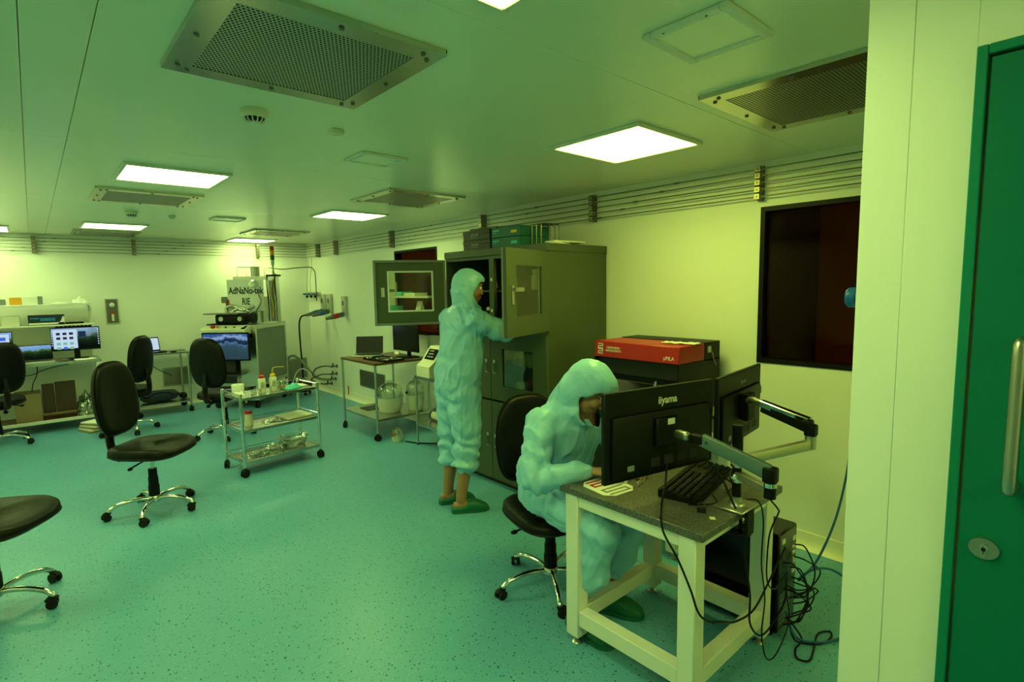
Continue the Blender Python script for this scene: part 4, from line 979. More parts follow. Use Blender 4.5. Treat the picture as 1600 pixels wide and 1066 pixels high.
def beaker(loc,r,h,label,fill=None):
    t = thing('beaker',label,'beaker',loc,0,'glass beakers on the trolley')
    MB().lathe([(.0005,.0005),(r,.0005),(r,h),(r*1.06,h+.002),(r*.96,h),(r*.96,.004),(.0005,.004)],24).build('glass', K['glass'], t)
    if fill: MB().lathe([(.0005,.0045),(r*.94,.0045),(r*.94,h*.45),(.0005,h*.45)],20).build('contents', K[fill], t)
beaker(onc(.085,.05,.7005),.026,.075,'empty glass beaker right behind the yellow wash bottle')
beaker(onc(.135,.03,.7005),.033,.062,'glass beaker with something orange next to the teal mask','orange')
beaker(onc(.19,.10,.7005),.028,.07,'glass beaker half hidden behind the teal mask')
for i,(x,y,h) in enumerate(((-.20,-.06,.05),(-.165,-.04,.06),(-.14,-.09,.05),(-.05,-.10,.06),(.03,-.10,.055))):
    t = thing('test_tube',['short clear tube left of the red capped bottle, first one','short clear tube left of the red capped bottle, second one','clear tube in front of the red capped bottle','clear tube in front between the two wash bottles','clear tube in front of the yellow capped bottle'][i],'tube',onc(x,y,.7005),0,'clear glass tubes on the trolley')
    MB().lathe([(.0005,.0005),(.011,.0005),(.011,h),(.0095,h),(.0095,.003),(.0005,.003)],14).build('glass', K['glass'], t); MB().lathe([(.0005,.0035),(.009,.0035),(.009,h*.4),(.0005,h*.4)],12).build('contents', K['cream'], t)
def crumple(name,label,loc,sx,sy,h,m,seed,cat,rz=0,n=22):
    t = thing(name,label,cat,loc,rz); vs=[];fs=[]
    for i in range(n+1):
        for j in range(n+1):
            u,v = i/n*2-1, j/n*2-1; e = max(0,1-(abs(u)**3+abs(v)**3))
            vs.append((u*sx*(1+.08*noise.noise((u*3,v*3,seed))), v*sy*(1+.08*noise.noise((u*3,v*3,seed+9))), .004+h*e*(.55+.45*noise.noise((u*2.2,v*2.2,seed)))+.15*h*abs(noise.noise((u*6,v*6,seed)))))
    for i in range(n):
        for j in range(n): fs.append((i*(n+1)+j,(i+1)*(n+1)+j,(i+1)*(n+1)+j+1,i*(n+1)+j+1))
    k = len(vs); vs += [(x,y,max(.0006,z-.0035)) for x,y,z in vs]; fs += [tuple(reversed([q+k for q in f])) for f in fs]
    MB().add(vs,fs).build('folded_cloth', K[m], t, ang=50); return t
crumple('face_mask','crumpled teal face mask lying on the trolley top',onc(.19,-.05,.7005),.075,.05,.062,'teal',3.1,'mask',.3)
crumple('glove_pair','flat white gloves at the right end of the trolley top',onc(.29,.03,.7005),.065,.07,.022,'paper',5.2,'gloves',.2)
tag(MB().box(-.06,.06,-.04,.04,.0005,.004,Matrix.Translation(onc(.12,-.12,.7005))).build('wafer_case', K['pglass'], None, False),'flat clear plastic case at the front edge of the trolley top','case')
tag(MB().cyl((0,0,-.02),(0,0,-.001),.008,n=10,M=Matrix.Translation(onc(-.30,-.17,.68))).build('tape_piece', K['yellow']),'bright yellow tape scrap under the trolley top edge','tape')
bottle('reagent_bottle','white bottle with a red cap on the trolley middle shelf',onc(-.22,.0,.4105),.034,.135,'cream','redp',gg,.82)
tag(MB().rbox(-.13,.13,-.12,.12,.0005,.02,.005,1,M=CM@T(.22,.02,.411,.05)).build('plastic_tray', K['cream']),'pale plastic tray at the right of the trolley middle shelf','tray')
crumple('foil_piece','shiny crumpled clear wrap on the trolley middle shelf',onc(.0,-.02,.4105),.10,.07,.02,'pglass',8.8,'wrap')
def dish(name,label,loc,a,b_,h,rz):
    t = thing(name,label,'dish',loc,rz,'glass dishes on the trolley bottom shelf'); m = MB(); P = sup(40,5 if a!=b_ else 2)
    m.loft([[(x*a*s,y*b_*s,z) for x,y in P] for s,z in ((.86,.0005),(.90,.004),(.985,h*.9),(1.06,h),(1.06,h+.003),(.97,h),(.87,.006),(.02,.006))]); m.build('glass', K['glass'], t)
dish('glass_tray','rectangular glass baking tray on the trolley bottom shelf',onc(-.15,-.03,.1255),.16,.10,.05,cang)
dish('round_dish','lower round glass dish on the trolley bottom shelf',onc(.18,.0,.1255),.13,.13,.055,0)
dish('round_dish','upper round glass dish stacked on the other at the trolley bottom',onc(.185,.005,.189),.14,.14,.03,0)
tag(MB().cyl((-.10,0,.055),(.10,.02,.062),.004,n=8,M=Matrix.Translation(onc(.02,.02,.13))).build('glass_rod', K['glass']),'glass stirring rod resting on the glass trays','rod')

# ------------------------------------------------------------------ computer bench on the left
bn = thing('computer_bench','long steel computer bench with two upper shelves against the back wall','bench',(-2.90,8.95,0))
BL = 1.75
MB().box(-BL,0.012,-.60,-.02,.80,.83).build('worktop', K['steel'], bn, False)
for x in (-BL+.02,-.022):
    for y in (-.575,-.045):
        MB().rbox(x-.018,x+.018,y-.018,y+.018,.0,(1.60 if y > -.1 else .7995),.003,1).build('post', K['white'], bn)
for z in (1.265,1.515): MB().rbox(-BL,.0,-.36,-.02,z-.018,z,.003,1).build('shelf', K['white'], bn)
for x in (-BL+.02,-.022):
    for z in (1.265,1.515): MB().box(x-.014,x+.014,-.36,-.064,z-.045,z-.0185).build('bracket', K['white'], bn, False)
MB().rbox(-BL+.038,-.04,-.59,-.56,.11,.145,.003,1).build('foot_rail', K['white'], bn)
MB().box(-BL+.038,-.04,-.555,-.06,.105,.125).build('lower_shelf', K['brownw'], bn, False)
bx = -3.80
def px(u): return bx + .0063*u
laptop('laptop','silver laptop showing a green hill wallpaper on the computer bench',(-3.495,8.42,.831),R(2),.345,.22,.20,22,'alu',LAND1)
mo = monitor('desktop_monitor','wide monitor with open windows and thumbnails on the computer bench',(-3.105,8.56,1.085),R(-4),.475,.285,LAND3,stand=.831)
wd = MB().box(-.215,.015,-.0125,-.0118,-.115,.118).build('open_window', SCR_W, mo, False)
for r in range(4):
    for c in range(3):
        x = -.185+c*.062; z = .082-r*.055-(.012 if r > 1 else 0)
        MB().box(x,x+.038,-.0132,-.0126,z-.03,z).build('thumbnail', SCR_K if r < 2 else (SCR_B if (r == 3 and c == 1) else SCR_G), wd, False)
MB().box(.025,.10,-.0125,-.0118,.02,.09).build('dark_window', SCR_D, mo, False)
ic = MB()
for k in range(7): ic.box(.215,.226,-.0124,-.0118,.10-k*.03,.114-k*.03); ic.box(-.231,-.221,-.0124,-.0118,.09-k*.028,.103-k*.028)
ic.build('icons', SCR_W, mo, False)['kind'] = 'stuff'
m3 = monitor('desktop_monitor','monitor half cut by the left edge on the computer bench',(-3.90,8.60,1.075),R(3),.44,.27,LAND1,stand=.831)
MB().box(-.10,.19,-.0125,-.0118,-.07,.105).build('open_window', SCR_W, m3, False); MB().box(-.05,.16,-.0132,-.0126,.03,.07).build('banner', SCR_B, m3, False); MB().box(.02,.10,-.0138,-.0133,.04,.055).build('red_banner', emis('screen_red',(.7,.05,.1),.8), m3, False)
ps = thing('power_strip','black cable tray with many plugs above the wide monitor under the shelf','cable tray',(-3.10,8.86,1.150))
MB().box(-.19,.19,-.03,.03,.0,.075).build('tray', K['black'], ps, False)
for k in range(9): MB().rbox(-.18+k*.041,-.155+k*.041,-.045,-.03,.045,.09,.003,1).build('plug', K['black'], ps)
MB().box(-.205,.205,.03,.069,.02,.05).build('bracket', K['dsteel'], ps, False)
tag(MB().rbox(-.10,.10,-.07,.07,.0005,.010,.003,1,M=T(-3.04,8.45,.83,R(8))).build('paper_stack', K['paper']),'stack of white papers in front of the wide monitor','paper')
tag(MB().rbox(-.05,.05,-.03,.03,.0005,.016,.006,2,M=T(-3.24,8.46,.83,R(-10))).build('brown_wallet', K['brownw']),'small reddish brown case between laptop and papers on the bench','case')
# shelf goods
gs = 'goods on the computer bench shelves'
Y0, Y1 = 8.64, 8.86
carton('purple_tray','dark tray with a pale rim at the left end of the top shelf',px(-30),px(14),Y0,Y1,1.516,1.585,'panel','tray',gs)
carton('orange_box','orange box on the top shelf of the computer bench',px(20),px(37),Y0,Y1,1.516,1.605,'orange','box',gs)
carton('clear_bin','clear plastic bin right of the orange box on the top shelf',px(40),px(58),Y0,Y1,1.516,1.61,'wplastic','bin',gs)
carton('clear_bin','small greenish clear bin further right on the top shelf',px(60),px(67),Y0,Y1,1.516,1.615,'panel','bin',gs)
crumple('plastic_bag','flat plastic bag in the middle of the top shelf',((px(80)+px(106))/2,8.75,1.5155),.10,.09,.03,'wplastic',2.2,'bag')
crumple('plastic_bag','puffy white plastic bag at the right end of the top shelf',(px(126),8.75,1.5155),.10,.10,.11,'wplastic',6.4,'bag')
carton('drawer_box','pale drawer box on the second bench shelf at the left',px(6),px(31),Y0,Y1,1.266,1.385,'cream','box',gs)
bb = carton('blue_printed_box','long dark blue printed box on the second bench shelf',px(43),px(97),Y0,Y1,1.266,1.385,'navy','box',gs)
pm = MB(); pm.box(-.165,.165,-.1135,-.1105,.008,.028); pm.prism([(.10,.008),(.168,.008),(.168,.10),(.15,.10),(.13,.045)],.1105,.1135,T(0,0,0,0,PI/2)); pm.build('white_swoosh', K['print'], bb, False)
pm = MB(); pm.box(-.06,.08,-.1135,-.1105,.05,.085); pm.box(-.15,-.07,-.1135,-.1105,.075,.09); pm.build('blue_picture', mat('blue_print',(.02,.18,.45),.5,var=.6,vscale=30), bb, False)
tag(MB().rbox(-.09,.09,-.05,.05,.0005,.02,.005,1,M=T(px(112),8.74,1.2655)).build('cable_bundle', K['black']),'flat black bundle right of the blue box on the second shelf','bundle')
# under the bench
tag(MB().rbox(px(52),px(70),8.52,8.56,.1255,.56,.004,1).build('wooden_board', K['wood']),'dark wooden board leaning under the bench, left one','board',gs)
tag(MB().rbox(px(71),px(102),8.50,8.55,.1255,.575,.004,1).build('wooden_board', K['wood']),'dark wooden board under the bench beside the clear sack, right one','board',gs)
carton('cardboard_box','brown cardboard box under the bench behind the chair',px(12),px(50),8.50,8.85,.1255,.46,'card','box')
tag(MB().cyl((px(52),8.44,.20),(px(100),8.44,.20),.022,n=12).build('rolled_tube', K['brownw']),'reddish tube lying in front of the dark boards','tube')
crumple('clear_sack','clear plastic sack standing at the right end under the bench',(-3.05,8.55,.126),.13,.13,.42,'pglass',1.7,'sack',0,30)
nws = thing('newspaper_stack','slumped stack of newspapers on the floor at the bench end','newspapers',(-2.98,8.12,.0),R(25))
for k in range(6): MB().rbox(-.17+.01*k,.17+.006*(k%3),-.14,.14,.0008+k*.018,.0165+k*.018,.006,2,M=T(0,0,0,.06*k-.1,0)).build('newspaper', K['paper'] if k%2 else K['card'], nws)
cable('bench_cable','dark cable looping below the bench worktop',[(-3.75,8.38,.80),(-3.66,8.37,.72),(-3.56,8.37,.70),(-3.46,8.37,.74),(-3.36,8.38,.77),(-3.2,8.4,.795)],.005)
cable('bench_cable','dark cable dropping from the bench to the floor box',[(-3.49,8.40,.795),(-3.50,8.41,.70),(-3.54,8.42,.60),(-3.56,8.44,.50)],.005)
# recessed wall box
wbx = thing('wall_box','recessed steel wall box with a red tap on the back wall','wall box',(-2.675,YB,1.225))
fr = MB()
for a in ((-.075,.075,0,.012),(-.075,.075,.328,.34),(-.075,-.063,.012,.328),(.063,.075,.012,.328)): fr.box(a[0],a[1],-.014,-.0005,a[2],a[3])
fr.build('frame', K['satin'], wbx, False); MB().box(-.063,.063,-.004,-.001,.012,.328).build('backing', K['dsteel'], wbx, False)
MB().lathe([(.0005,0),(.028,.002),(.03,.02),(.012,.03)],18,T(0,-.0045,.255,0,PI/2)).build('gauge', K['wplastic'], wbx); MB().rbox(-.03,.03,-.03,-.0045,.13,.155,.005,1).build('tap_handle', K['redp'], wbx)
MB().tube(crom([(0,-.01,.14),(0,-.03,.10),(0,-.03,.04)],4),.014,8).build('outlet', K['wplastic'], wbx)

# ------------------------------------------------------------------ small table with the glowing laptop
st2 = steel_table('side_table','small steel table on casters at the back wall with a glowing laptop','table',(-2.55,8.40,0),0,.62,.52,.83,(.83,.16),(K['satin'],K['steel'],K['steel']),.013)
laptop('laptop','black laptop with a glowing white blue screen on the small back table',(-2.285,8.50,.831),R(14),.26,.2,.19,12,'black',SCR_W,'black')
tag(MB().rbox(-.13,.13,-.05,.05,.0005,.014,.005,1,M=T(-2.06,8.66,.83,R(3))).build('flat_tray', K['panel']),'flat grey tray at the right of the glowing laptop','tray')
tag(MB().rbox(-.035,.035,-.02,.02,.0005,.018,.005,2,M=T(-2.10,8.46,.83)).build('computer_mouse', K['black']),'black mouse at the front edge of the small back table','mouse')
bg = thing('duffel_bag','dark navy bag lying on the low shelf of the small back table','bag',(-2.28,8.62,.1605))
m = MB(); P = sup(24,2.6); rings = []
for k in range(9):
    u = k/8*2-1; s = (1-abs(u)**4)**.5*.98+.02; rings.append([(u*.25, x*.13*s*(1+.1*noise.noise((u*3,x,1))), .075+y*.072*s*(1+.25*noise.noise((u*2,y,5)))) for x,y in P])
m.loft(rings); m.build('bag', K['navy'], bg, ang=60); MB().tube(crom([(-.15,-.12,.08),(-.08,-.15,.13),(.08,-.15,.13),(.15,-.12,.08)],5),.009,8).build('strap', K['black'], bg)
tag(MB().ell((-2.0,8.60,.205),(.05,.08,.043),16,10).build('black_pouch', K['black']),'round black pouch at the right of the navy bag','pouch')
cable('laptop_cable','thin cable sloping behind the small back table',[(-2.42,8.93,.80),(-2.25,8.98,.58),(-2.05,9.0,.44)],.005)

# ------------------------------------------------------------------ etching machine standing diagonally in the corner
rie = thing('etching_machine','diagonal lab machine with grey side panel, landscape screen and lettered sign','machine',(-1.115,8.44,0),R(-45))
hx, y0, y1 = .34, -.485, .40
fr = MB(); q = .02
for x in (-hx+q,hx-q):
    for y in (y0+q,y1-q): fr.box(x-q,x+q,y-q,y+q,.12,1.15)
for z in (.14,.34,1.13):
    for y in (y0+q,y1-q): fr.box(-hx+2*q,hx-2*q,y-q,y+q,z-q,z+q)
    for x in (-hx+q,hx-q): fr.box(x-q,x+q,y0+2*q,y1-2*q,z-q,z+q)
fr.build('frame', K['alu'], rie, False)
MB().box(hx-.012,hx-.004,y0+.04,y1-.04,.365,1.105).build('side_panel', K['panel'], rie, False); MB().box(-hx+.004,-hx+.012,y0+.04,y1-.04,.365,1.105).build('side_panel', K['panel'], rie, False)
MB().box(-hx+.04,hx-.04,y1-.012,y1-.004,.365,1.105).build('back_panel', K['panel'], rie, False); MB().box(-hx,hx,y0,y1,1.151,1.172).build('top_plate', K['alu'], rie, False)
MB().box(-hx+.04,.02,y0+.02,y0+.028,.36,.72).build('front_panel', K['cabd'], rie, False); MB().box(.10,hx-.04,y0+.004,y0+.012,.36,1.0).build('front_panel', K['alu'], rie, False)
MB().box(-hx+.03,hx-.03,y0+.05,y1-.05,.145,.16).build('lower_tray', K['dsteel'], rie, False); MB().box(-hx+.06,.1,y0+.06,y0+.35,.161,.31).build('power_unit', K['cabd'], rie, False); MB().box(.14,hx-.05,y0+.06,y0+.4,.161,.29).build('supply_unit', K['black'], rie, False)
casters(rie, [(x,y) for x in (-hx+.06,hx-.06) for y in (y0+.06,y1-.06)], 1.3)
cs = MB(); prof = [(y0-.14,1.06),(y0+.02,1.06),(y0+.02,1.165),(y0-.02,1.165),(y0-.15,1.12)]
cs.loft([[(-hx-.02,y,z) for y,z in prof],[(hx-.06,y,z) for y,z in prof]]); cs.build('console', K['cream'], rie, ang=20)
sa = math.atan2(.045,.13)
def cbtn(x,r,m,h=.02,rr=None):
    mb = MB(); mb.lathe([(r,0),(r,h*.4),(r*1.2 if rr else r,h*.5),(r*1.2 if rr else r,h),(.0005,h)],16,T(x,y0-.085,1.1430,0,sa)); return mb.build('button', K[m], rie)
cbtn(-.20,.026,'redp',.03,1); cbtn(-.12,.024,'yellow',.012); cbtn(-.135,.012,'redp',.022); cbtn(-.02,.014,'boxgreen',.016); cbtn(.10,.014,'boxgreen',.016)
MB().cyl((hx-.10,y0-.13,1.12),(hx-.10,y0-.02,1.14),.028,n=18).build('round_port', K['black'], rie)
ms = MB().rbox(-.325,.335,y0-.162,y0-.14,.70,1.085,.006,1).build('screen_housing', K['black'], rie)
sm = MB().box(-.305,.315,0,.0006,0,.345).mesh('screen',False); sm.materials.append(LAND2); s = link('screen', sm, None, ms); s.location = (0,y0-.1632,.720)
MB().box(-.02,.06,y0-.14,y0-.0,.80,.88).build('screen_bracket', K['black'], rie, False)
MB().box(-.30,.20,y0-.22,y0-.02,.50,.515).build('keyboard_tray', K['dsteel'], rie, False); MB().rbox(-.26,.14,y0-.21,y0-.08,.5155,.535,.004,1).build('keyboard', K['black'], rie)
# upper works
MB().rbox(-.36,.06,y0+.02,y0+.36,1.173,1.19,.004,1).build('black_plate', K['black'], rie); MB().rbox(-.26,.16,y0+.06,y0+.40,1.19,1.315,.02,2).build('turbo_body', K['black'], rie); MB().box(-.40,.10,y0+.02,y0+.30,1.318,1.335).build('lid_plate', K['dsteel'], rie, False)
for x in (-.17,.10): MB().cyl((x,y0+.052,1.255),(x,y0+.062,1.255),.032,n=18).build('flange', K['satin'], rie)
sg = MB().box(-.20,.335,y0+.30,y0+.306,1.355,1.80).build('sign_board', K['wplastic'], rie, False)
text('sign_lettering','AdNaNo-tek',.135,K['printd'],sg,T(.075,y0+.2990,1.64,0,PI/2),sx=.70,font_bold=.0034); text('sign_lettering','RIE',.135,K['printd'],sg,T(.07,y0+.2990,1.485,0,PI/2),sx=.66,font_bold=.0034)
ch = MB(); ch.cyl((.08,y0+.60,1.173),(.08,y0+.60,1.50),.15,n=28); ch.build('chamber', K['steel'], rie); MB().cyl((.08,y0+.60,1.50),(.08,y0+.60,1.55),.18,n=28).build('chamber_lid', K['steel'], rie)
MB().cyl((.12,y0+.50,1.80),(.12,y0+.50,1.99),.060,n=24).build('top_cylinder', K['satin'], rie); MB().box(-.16,.335,y0+.40,y0+.68,1.80,1.845).build('top_deck', K['satin'], rie, False)
for x in (-.145,.32): MB().box(x-.012,x+.012,y0+.62,y0+.645,1.173,1.80).build('deck_post', K['alu'], rie, False)
wr_ = MB(); wr_.tube([(-.10,y0+.42,1.845),(-.10,y0+.42,1.98),(.30,y0+.42,1.98),(.30,y0+.42,1.845)],.005,6); wr_.tube([(-.10,y0+.66,1.845),(-.10,y0+.66,1.98),(.30,y0+.66,1.98)],.005,6); wr_.tube([(-.10,y0+.42,1.98),(-.10,y0+.66,1.98)],.005,6); wr_.build('guard_wire', K['satin'], rie)
for pts in ([(-.18,y0+.24,1.32),(-.20,y0+.25,1.40),(-.10,y0+.255,1.43),(.02,y0+.25,1.37),(.10,y0+.25,1.38),(.20,y0+.26,1.43)],[(.27,y0+.26,1.58),(.30,y0+.25,1.48),(.24,y0+.25,1.38),(.16,y0+.26,1.33)],[(-.10,y0+.25,1.36),(.02,y0+.25,1.40),(.14,y0+.25,1.345)]):
    MB().tube(crom(pts,6),.021,10).build('bellows_pipe', K['steel'], rie)
MB().lathe([(.0005,-.03),(.045,-.028),(.058,0),(.045,.028),(.0005,.03)],18,T(.20,y0+.265,1.735,0,PI/2)).build('valve_wheel', K['chrome'], rie)
mf = MB(); mf.rbox(-.30,-.21,y0+.30,y0+.40,1.47,1.56,.006,1); mf.cyl((-.24,y0+.35,1.335),(-.24,y0+.35,1.47),.02,n=12); mf.build('match_box', K['dsteel'], rie)
MB().cyl((-.185,y0+.285,1.42),(-.185,y0+.285,1.52),.010,n=8).build('red_pipe', K['redp'], rie)
# tower with cable channel and signal lamp
MB().box(.30,.49,y0+.30,y0+.5,1.172,1.19).build('tower_foot', K['alu'], rie, False); MB().box(.365,.49,y0+.36,y0+.46,1.19,1.84).build('tower', K['alu'], rie, False); MB().box(.39,.465,y0+.357,y0+.3605,1.2,1.78).build('tower_channel', K['dsteel'], rie, False)
MB().box(.355,.515,y0+.35,y0+.47,1.84,1.865).build('tower_cap', K['black'], rie, False)
MB().tube(crom([(.45,y0+.35,1.80),(.42,y0+.345,1.6),(.445,y0+.345,1.4),(.43,y0+.35,1.25)],5),.007,8).build('tower_cable', K['yellow'], rie)
for x in (.368,.485): MB().tube(crom([(x,y0+.352,1.86),(x-.01,y0+.348,1.75),(x,y0+.352,1.5),(x,y0+.352,1.2)],5),.006,8).build('tower_hose', K['black'], rie)
MB().lathe([(.05,1.866),(.045,1.875),(.02,1.885),(.012,1.93),(.014,1.99),(.024,2.01),(.026,2.075)],18,c=(.435,y0+.41,0)).build('lamp_mast', K['satin'], rie)
for z,m_ in ((2.076,'boxgreen'),(2.141,'orange'),(2.206,'redp')): MB().lathe([(.0005,z),(.028,z),(.028,z+.064),(.026,z+.0645),(.0005,z+.0645)],18,c=(.435,y0+.41,0)).build('signal_lamp', K[m_], rie)

# ------------------------------------------------------------------ corner services
def gas_drop(y,label):
    return cable('gas_hose',label,y,.005,'satin')
cable('gas_hose','thin pipe dropping from the ceiling pipes to the blue valves, left one',[(-.06,8.83,2.17),(-.05,8.86,2.05),(-.06,8.90,1.85),(-.06,8.93,1.70),(-.06,8.94,1.60)],.005,'satin')
cable('gas_hose','thin pipe dropping from the ceiling pipes to the blue valves, middle one',[(-.05,8.70,2.17),(-.05,8.72,2.0),(-.06,8.78,1.8),(-.055,8.80,1.60)],.005,'satin')
cable('gas_hose','dark hose bending over from the machine and down the corner wall',[(-.70,8.85,2.0),(-.5,8.78,1.97),(-.30,8.72,1.99),(-.12,8.64,2.0),(-.06,8.60,1.95),(-.05,8.58,1.85),(-.05,8.58,1.6),(-.05,8.58,1.46)],.008,'dsteel')
vb = thing('gas_valve_set','blue handled gas valves on the right wall near the corner','valves',(0,8.76,1.55))
MB().box(-.04,-.0005,-.24,.23,.0,.05).build('manifold', K['satin'], vb, False)
for k,y in enumerate((-.16,.02,.18)):
    MB().cyl((-.04,y,.02),(-.10,y,.02),.016,n=12).build('valve_body', K['satin'], vb); MB().rbox(-.115,-.09,y-.05,y+.05,.008,.034,.004,1).build('blue_handle', K['blue'], vb); MB().cyl((-.06,y,-.04),(-.06,y,-.0005),.02,n=12).build('regulator', K['black'], vb)
def plug(y,zc,col,label,n,cab_=None):
    t = thing('power_socket',label,'socket',(0,y,zc),0,'industrial wall sockets')
    for k in range(n): MB().rbox(-.05,-.0005,-.055+k*.25,.055+k*.25,-.02,.27,.006,1).build('back_box', K['satin'], t); MB().rbox(-.055,-.0502,-.03+k*.25,.03+k*.25,.13,.20,.003,1).build('switch', K['dsteel'], t)
    for k in range(n):
        MB().cyl((-.05,k*.25,.0),(-.13,k*.25+.01,-.015),.036,.034,n=18).build('socket', K['dsteel'], t); MB().cyl((-.125,k*.25+.01,-.013),(-.19,k*.25+.02,-.03),.04,.036,n=18).build('collar', K[col], t); MB().cyl((-.19,k*.25+.02,-.03),(-.30,k*.25+.035,-.055),.034,.02,n=16).build('plug', K['dsteel'], t)
plug(8.13,1.30,'blue','pair of blue industrial plugs in wall sockets at the corner',2); plug(7.61,1.27,'redp','single red industrial plug in a wall socket on the right wall',1)
cable('plug_cable','thick dark cable hanging from the blue plugs to the floor',[(-.30,8.41,1.25),(-.37,8.43,1.22),(-.40,8.44,1.10),(-.40,8.44,.8),(-.39,8.44,.5),(-.385,8.44,.25),(-.38,8.43,.12)],.012)
fp = thing('floor_pump','low dark vacuum pump on the floor in the corner','pump',(-.46,8.50,0),R(-45))
MB().rbox(-.20,.20,-.11,.11,.05,.20,.02,2).build('body', K['black'], fp); MB().cyl((.10,0,.20),(.10,0,.26),.04,n=16).build('inlet', K['satin'], fp); MB().rbox(-.18,.0,-.08,.08,.20,.25,.01,2).build('motor_cover', K['dsteel'], fp); casters(fp,[(-.16,-.08),(.16,-.08),(-.16,.08),(.16,.08)],.6)
cable('vacuum_hose','thick grey hose arching from the machine to the wall taps',[(-.62,8.62,.30),(-.60,8.55,.52),(-.53,8.50,.62),(-.44,8.44,.58),(-.33,8.34,.40),(-.24,8.24,.27),(-.12,8.14,.24),(-.03,8.08,.25)],.019,'panel')
cable('vacuum_hose','pale yellow hose looping over the floor pump',[(-.55,8.42,.22),(-.50,8.40,.36),(-.42,8.36,.42),(-.34,8.30,.36),(-.28,8.24,.24),(-.22,8.18,.18)],.010,'cream')
for i,(y,z) in enumerate(((8.03,.45),(8.05,.33),(8.10,.24),(8.26,.15))):
    t = thing('wall_tap',['topmost pipe tap low on the right wall','second pipe tap low on the right wall','third dark pipe tap low on the right wall','lowest pipe tap near the corner floor'][i],'tap',(0,y,z),0,'pipe taps low on the right wall')
    MB().lathe([(.03,.0005),(.03,.006),(.012,.01),(.012,.07),(.018,.075),(.018,.10),(.0005,.101)],14,T(0,0,0,0,0,-PI/2)).build('spindle', K['dsteel'], t); MB().box(-.075,-.06,-.008,.008,.0,.05).build('lever', K['black'], t, False)
cable('water_hose','dark hose curving from the topmost wall tap',[(-.09,8.03,.45),(-.18,8.10,.46),(-.27,8.2,.42),(-.30,8.26,.33),(-.29,8.27,.26)],.011,'dsteel')
cable('water_hose','dark hose from the second wall tap to the floor pump',[(-.09,8.05,.33),(-.20,8.14,.33),(-.28,8.22,.29),(-.32,8.28,.25),(-.26,8.3,.2),(-.16,8.28,.16),(-.10,8.26,.15)],.011,'dsteel')
# ------------------------------------------------------------------ people
from mathutils.bvhtree import BVHTree
V = Vector
def limb(mb, sts, side=(1,0,0), n=22):
    """closed tapered tube through (centre, ra, rb); ra along 'side'"""
    sts = [(V(c), a, b) for c, a, b in sts]; rings = []; m = len(sts); side = V(side)
    fr = []
    for i in range(m):
        t = (sts[min(i+1,m-1)][0]-sts[max(i-1,0)][0]).normalized(); u = side - t*side.dot(t)
        if u.length < .15: u = V((0,1,0)) - t*t.y
        u.normalize(); fr.append((t,u,t.cross(u)))
    def ring(c,t,u,v,a,b): return [c+u*math.cos(2*PI*k/n)*a+v*math.sin(2*PI*k/n)*b for k in range(n)]
    c,a,b = sts[0]; t,u,v = fr[0]; r0 = min(a,b)
    for q in (1.0,.85,.5): rings.append(ring(c-t*r0*.8*q,t,u,v,a*math.sqrt(1-q*q*.98),b*math.sqrt(1-q*q*.98)))
    for (c,a,b),(t,u,v) in zip(sts,fr): rings.append(ring(c,t,u,v,a,b))
    c,a,b = sts[-1]; t,u,v = fr[-1]; r1 = min(a,b)
    for q in (.5,.85,1.0): rings.append(ring(c+t*r1*.8*q,t,u,v,a*math.sqrt(1-q*q*.98),b*math.sqrt(1-q*q*.98)))
    mb.loft(rings)
def dens(sts, k=4):
    """interpolate stations smoothly"""
    P = crom([c for c,_,_ in sts], k); out = []
    for i, p in enumerate(P):
        s = i/k; j = min(int(s), len(sts)-2); f = s-j; f = f*f*(3-2*f)
        out.append((p, sts[j][1]*(1-f)+sts[j+1][1]*f, sts[j][2]*(1-f)+sts[j+1][2]*f))
    return out
def remesh(mb, vox, it=4, lam=.5):
    me = bpy.data.meshes.new('tmp'); me.from_pydata(mb.v, [], mb.f); me.update()
    o = bpy.data.objects.new('tmp', me); COL.objects.link(o)
    md = o.modifiers.new('r','REMESH'); md.mode = 'VOXEL'; md.voxel_size = vox; md.adaptivity = 0
    dg = bpy.context.evaluated_depsgraph_get(); out = bpy.data.meshes.new_from_object(o.evaluated_get(dg)); bpy.data.objects.remove(o)
    n = len(out.vertices); co = np.empty(n*3); out.vertices.foreach_get('co', co); co = co.reshape(-1,3)
    ed = np.empty(len(out.edges)*2, int); out.edges.foreach_get('vertices', ed); ed = ed.reshape(-1,2)
    deg = np.bincount(ed.ravel(), minlength=n)[:,None].clip(1)
    for _ in range(it):
        s = np.zeros_like(co); np.add.at(s, ed[:,0], co[ed[:,1]]); np.add.at(s, ed[:,1], co[ed[:,0]]); co = co + lam*(s/deg-co)
    out.vertices.foreach_set('co', co.ravel()); out.update(); return out
def displace(me, fn):
    n = len(me.vertices); nor = [v.normal.copy() for v in me.vertices]
    for v, nn in zip(me.vertices, nor): v.co = v.co + nn*fn(v.co)
    me.update()
def finish(name, me, m, parent, ang=180):
    me.polygons.foreach_set('use_smooth', [True]*len(me.polygons)); me.materials.clear(); return link(name, me, m, parent)
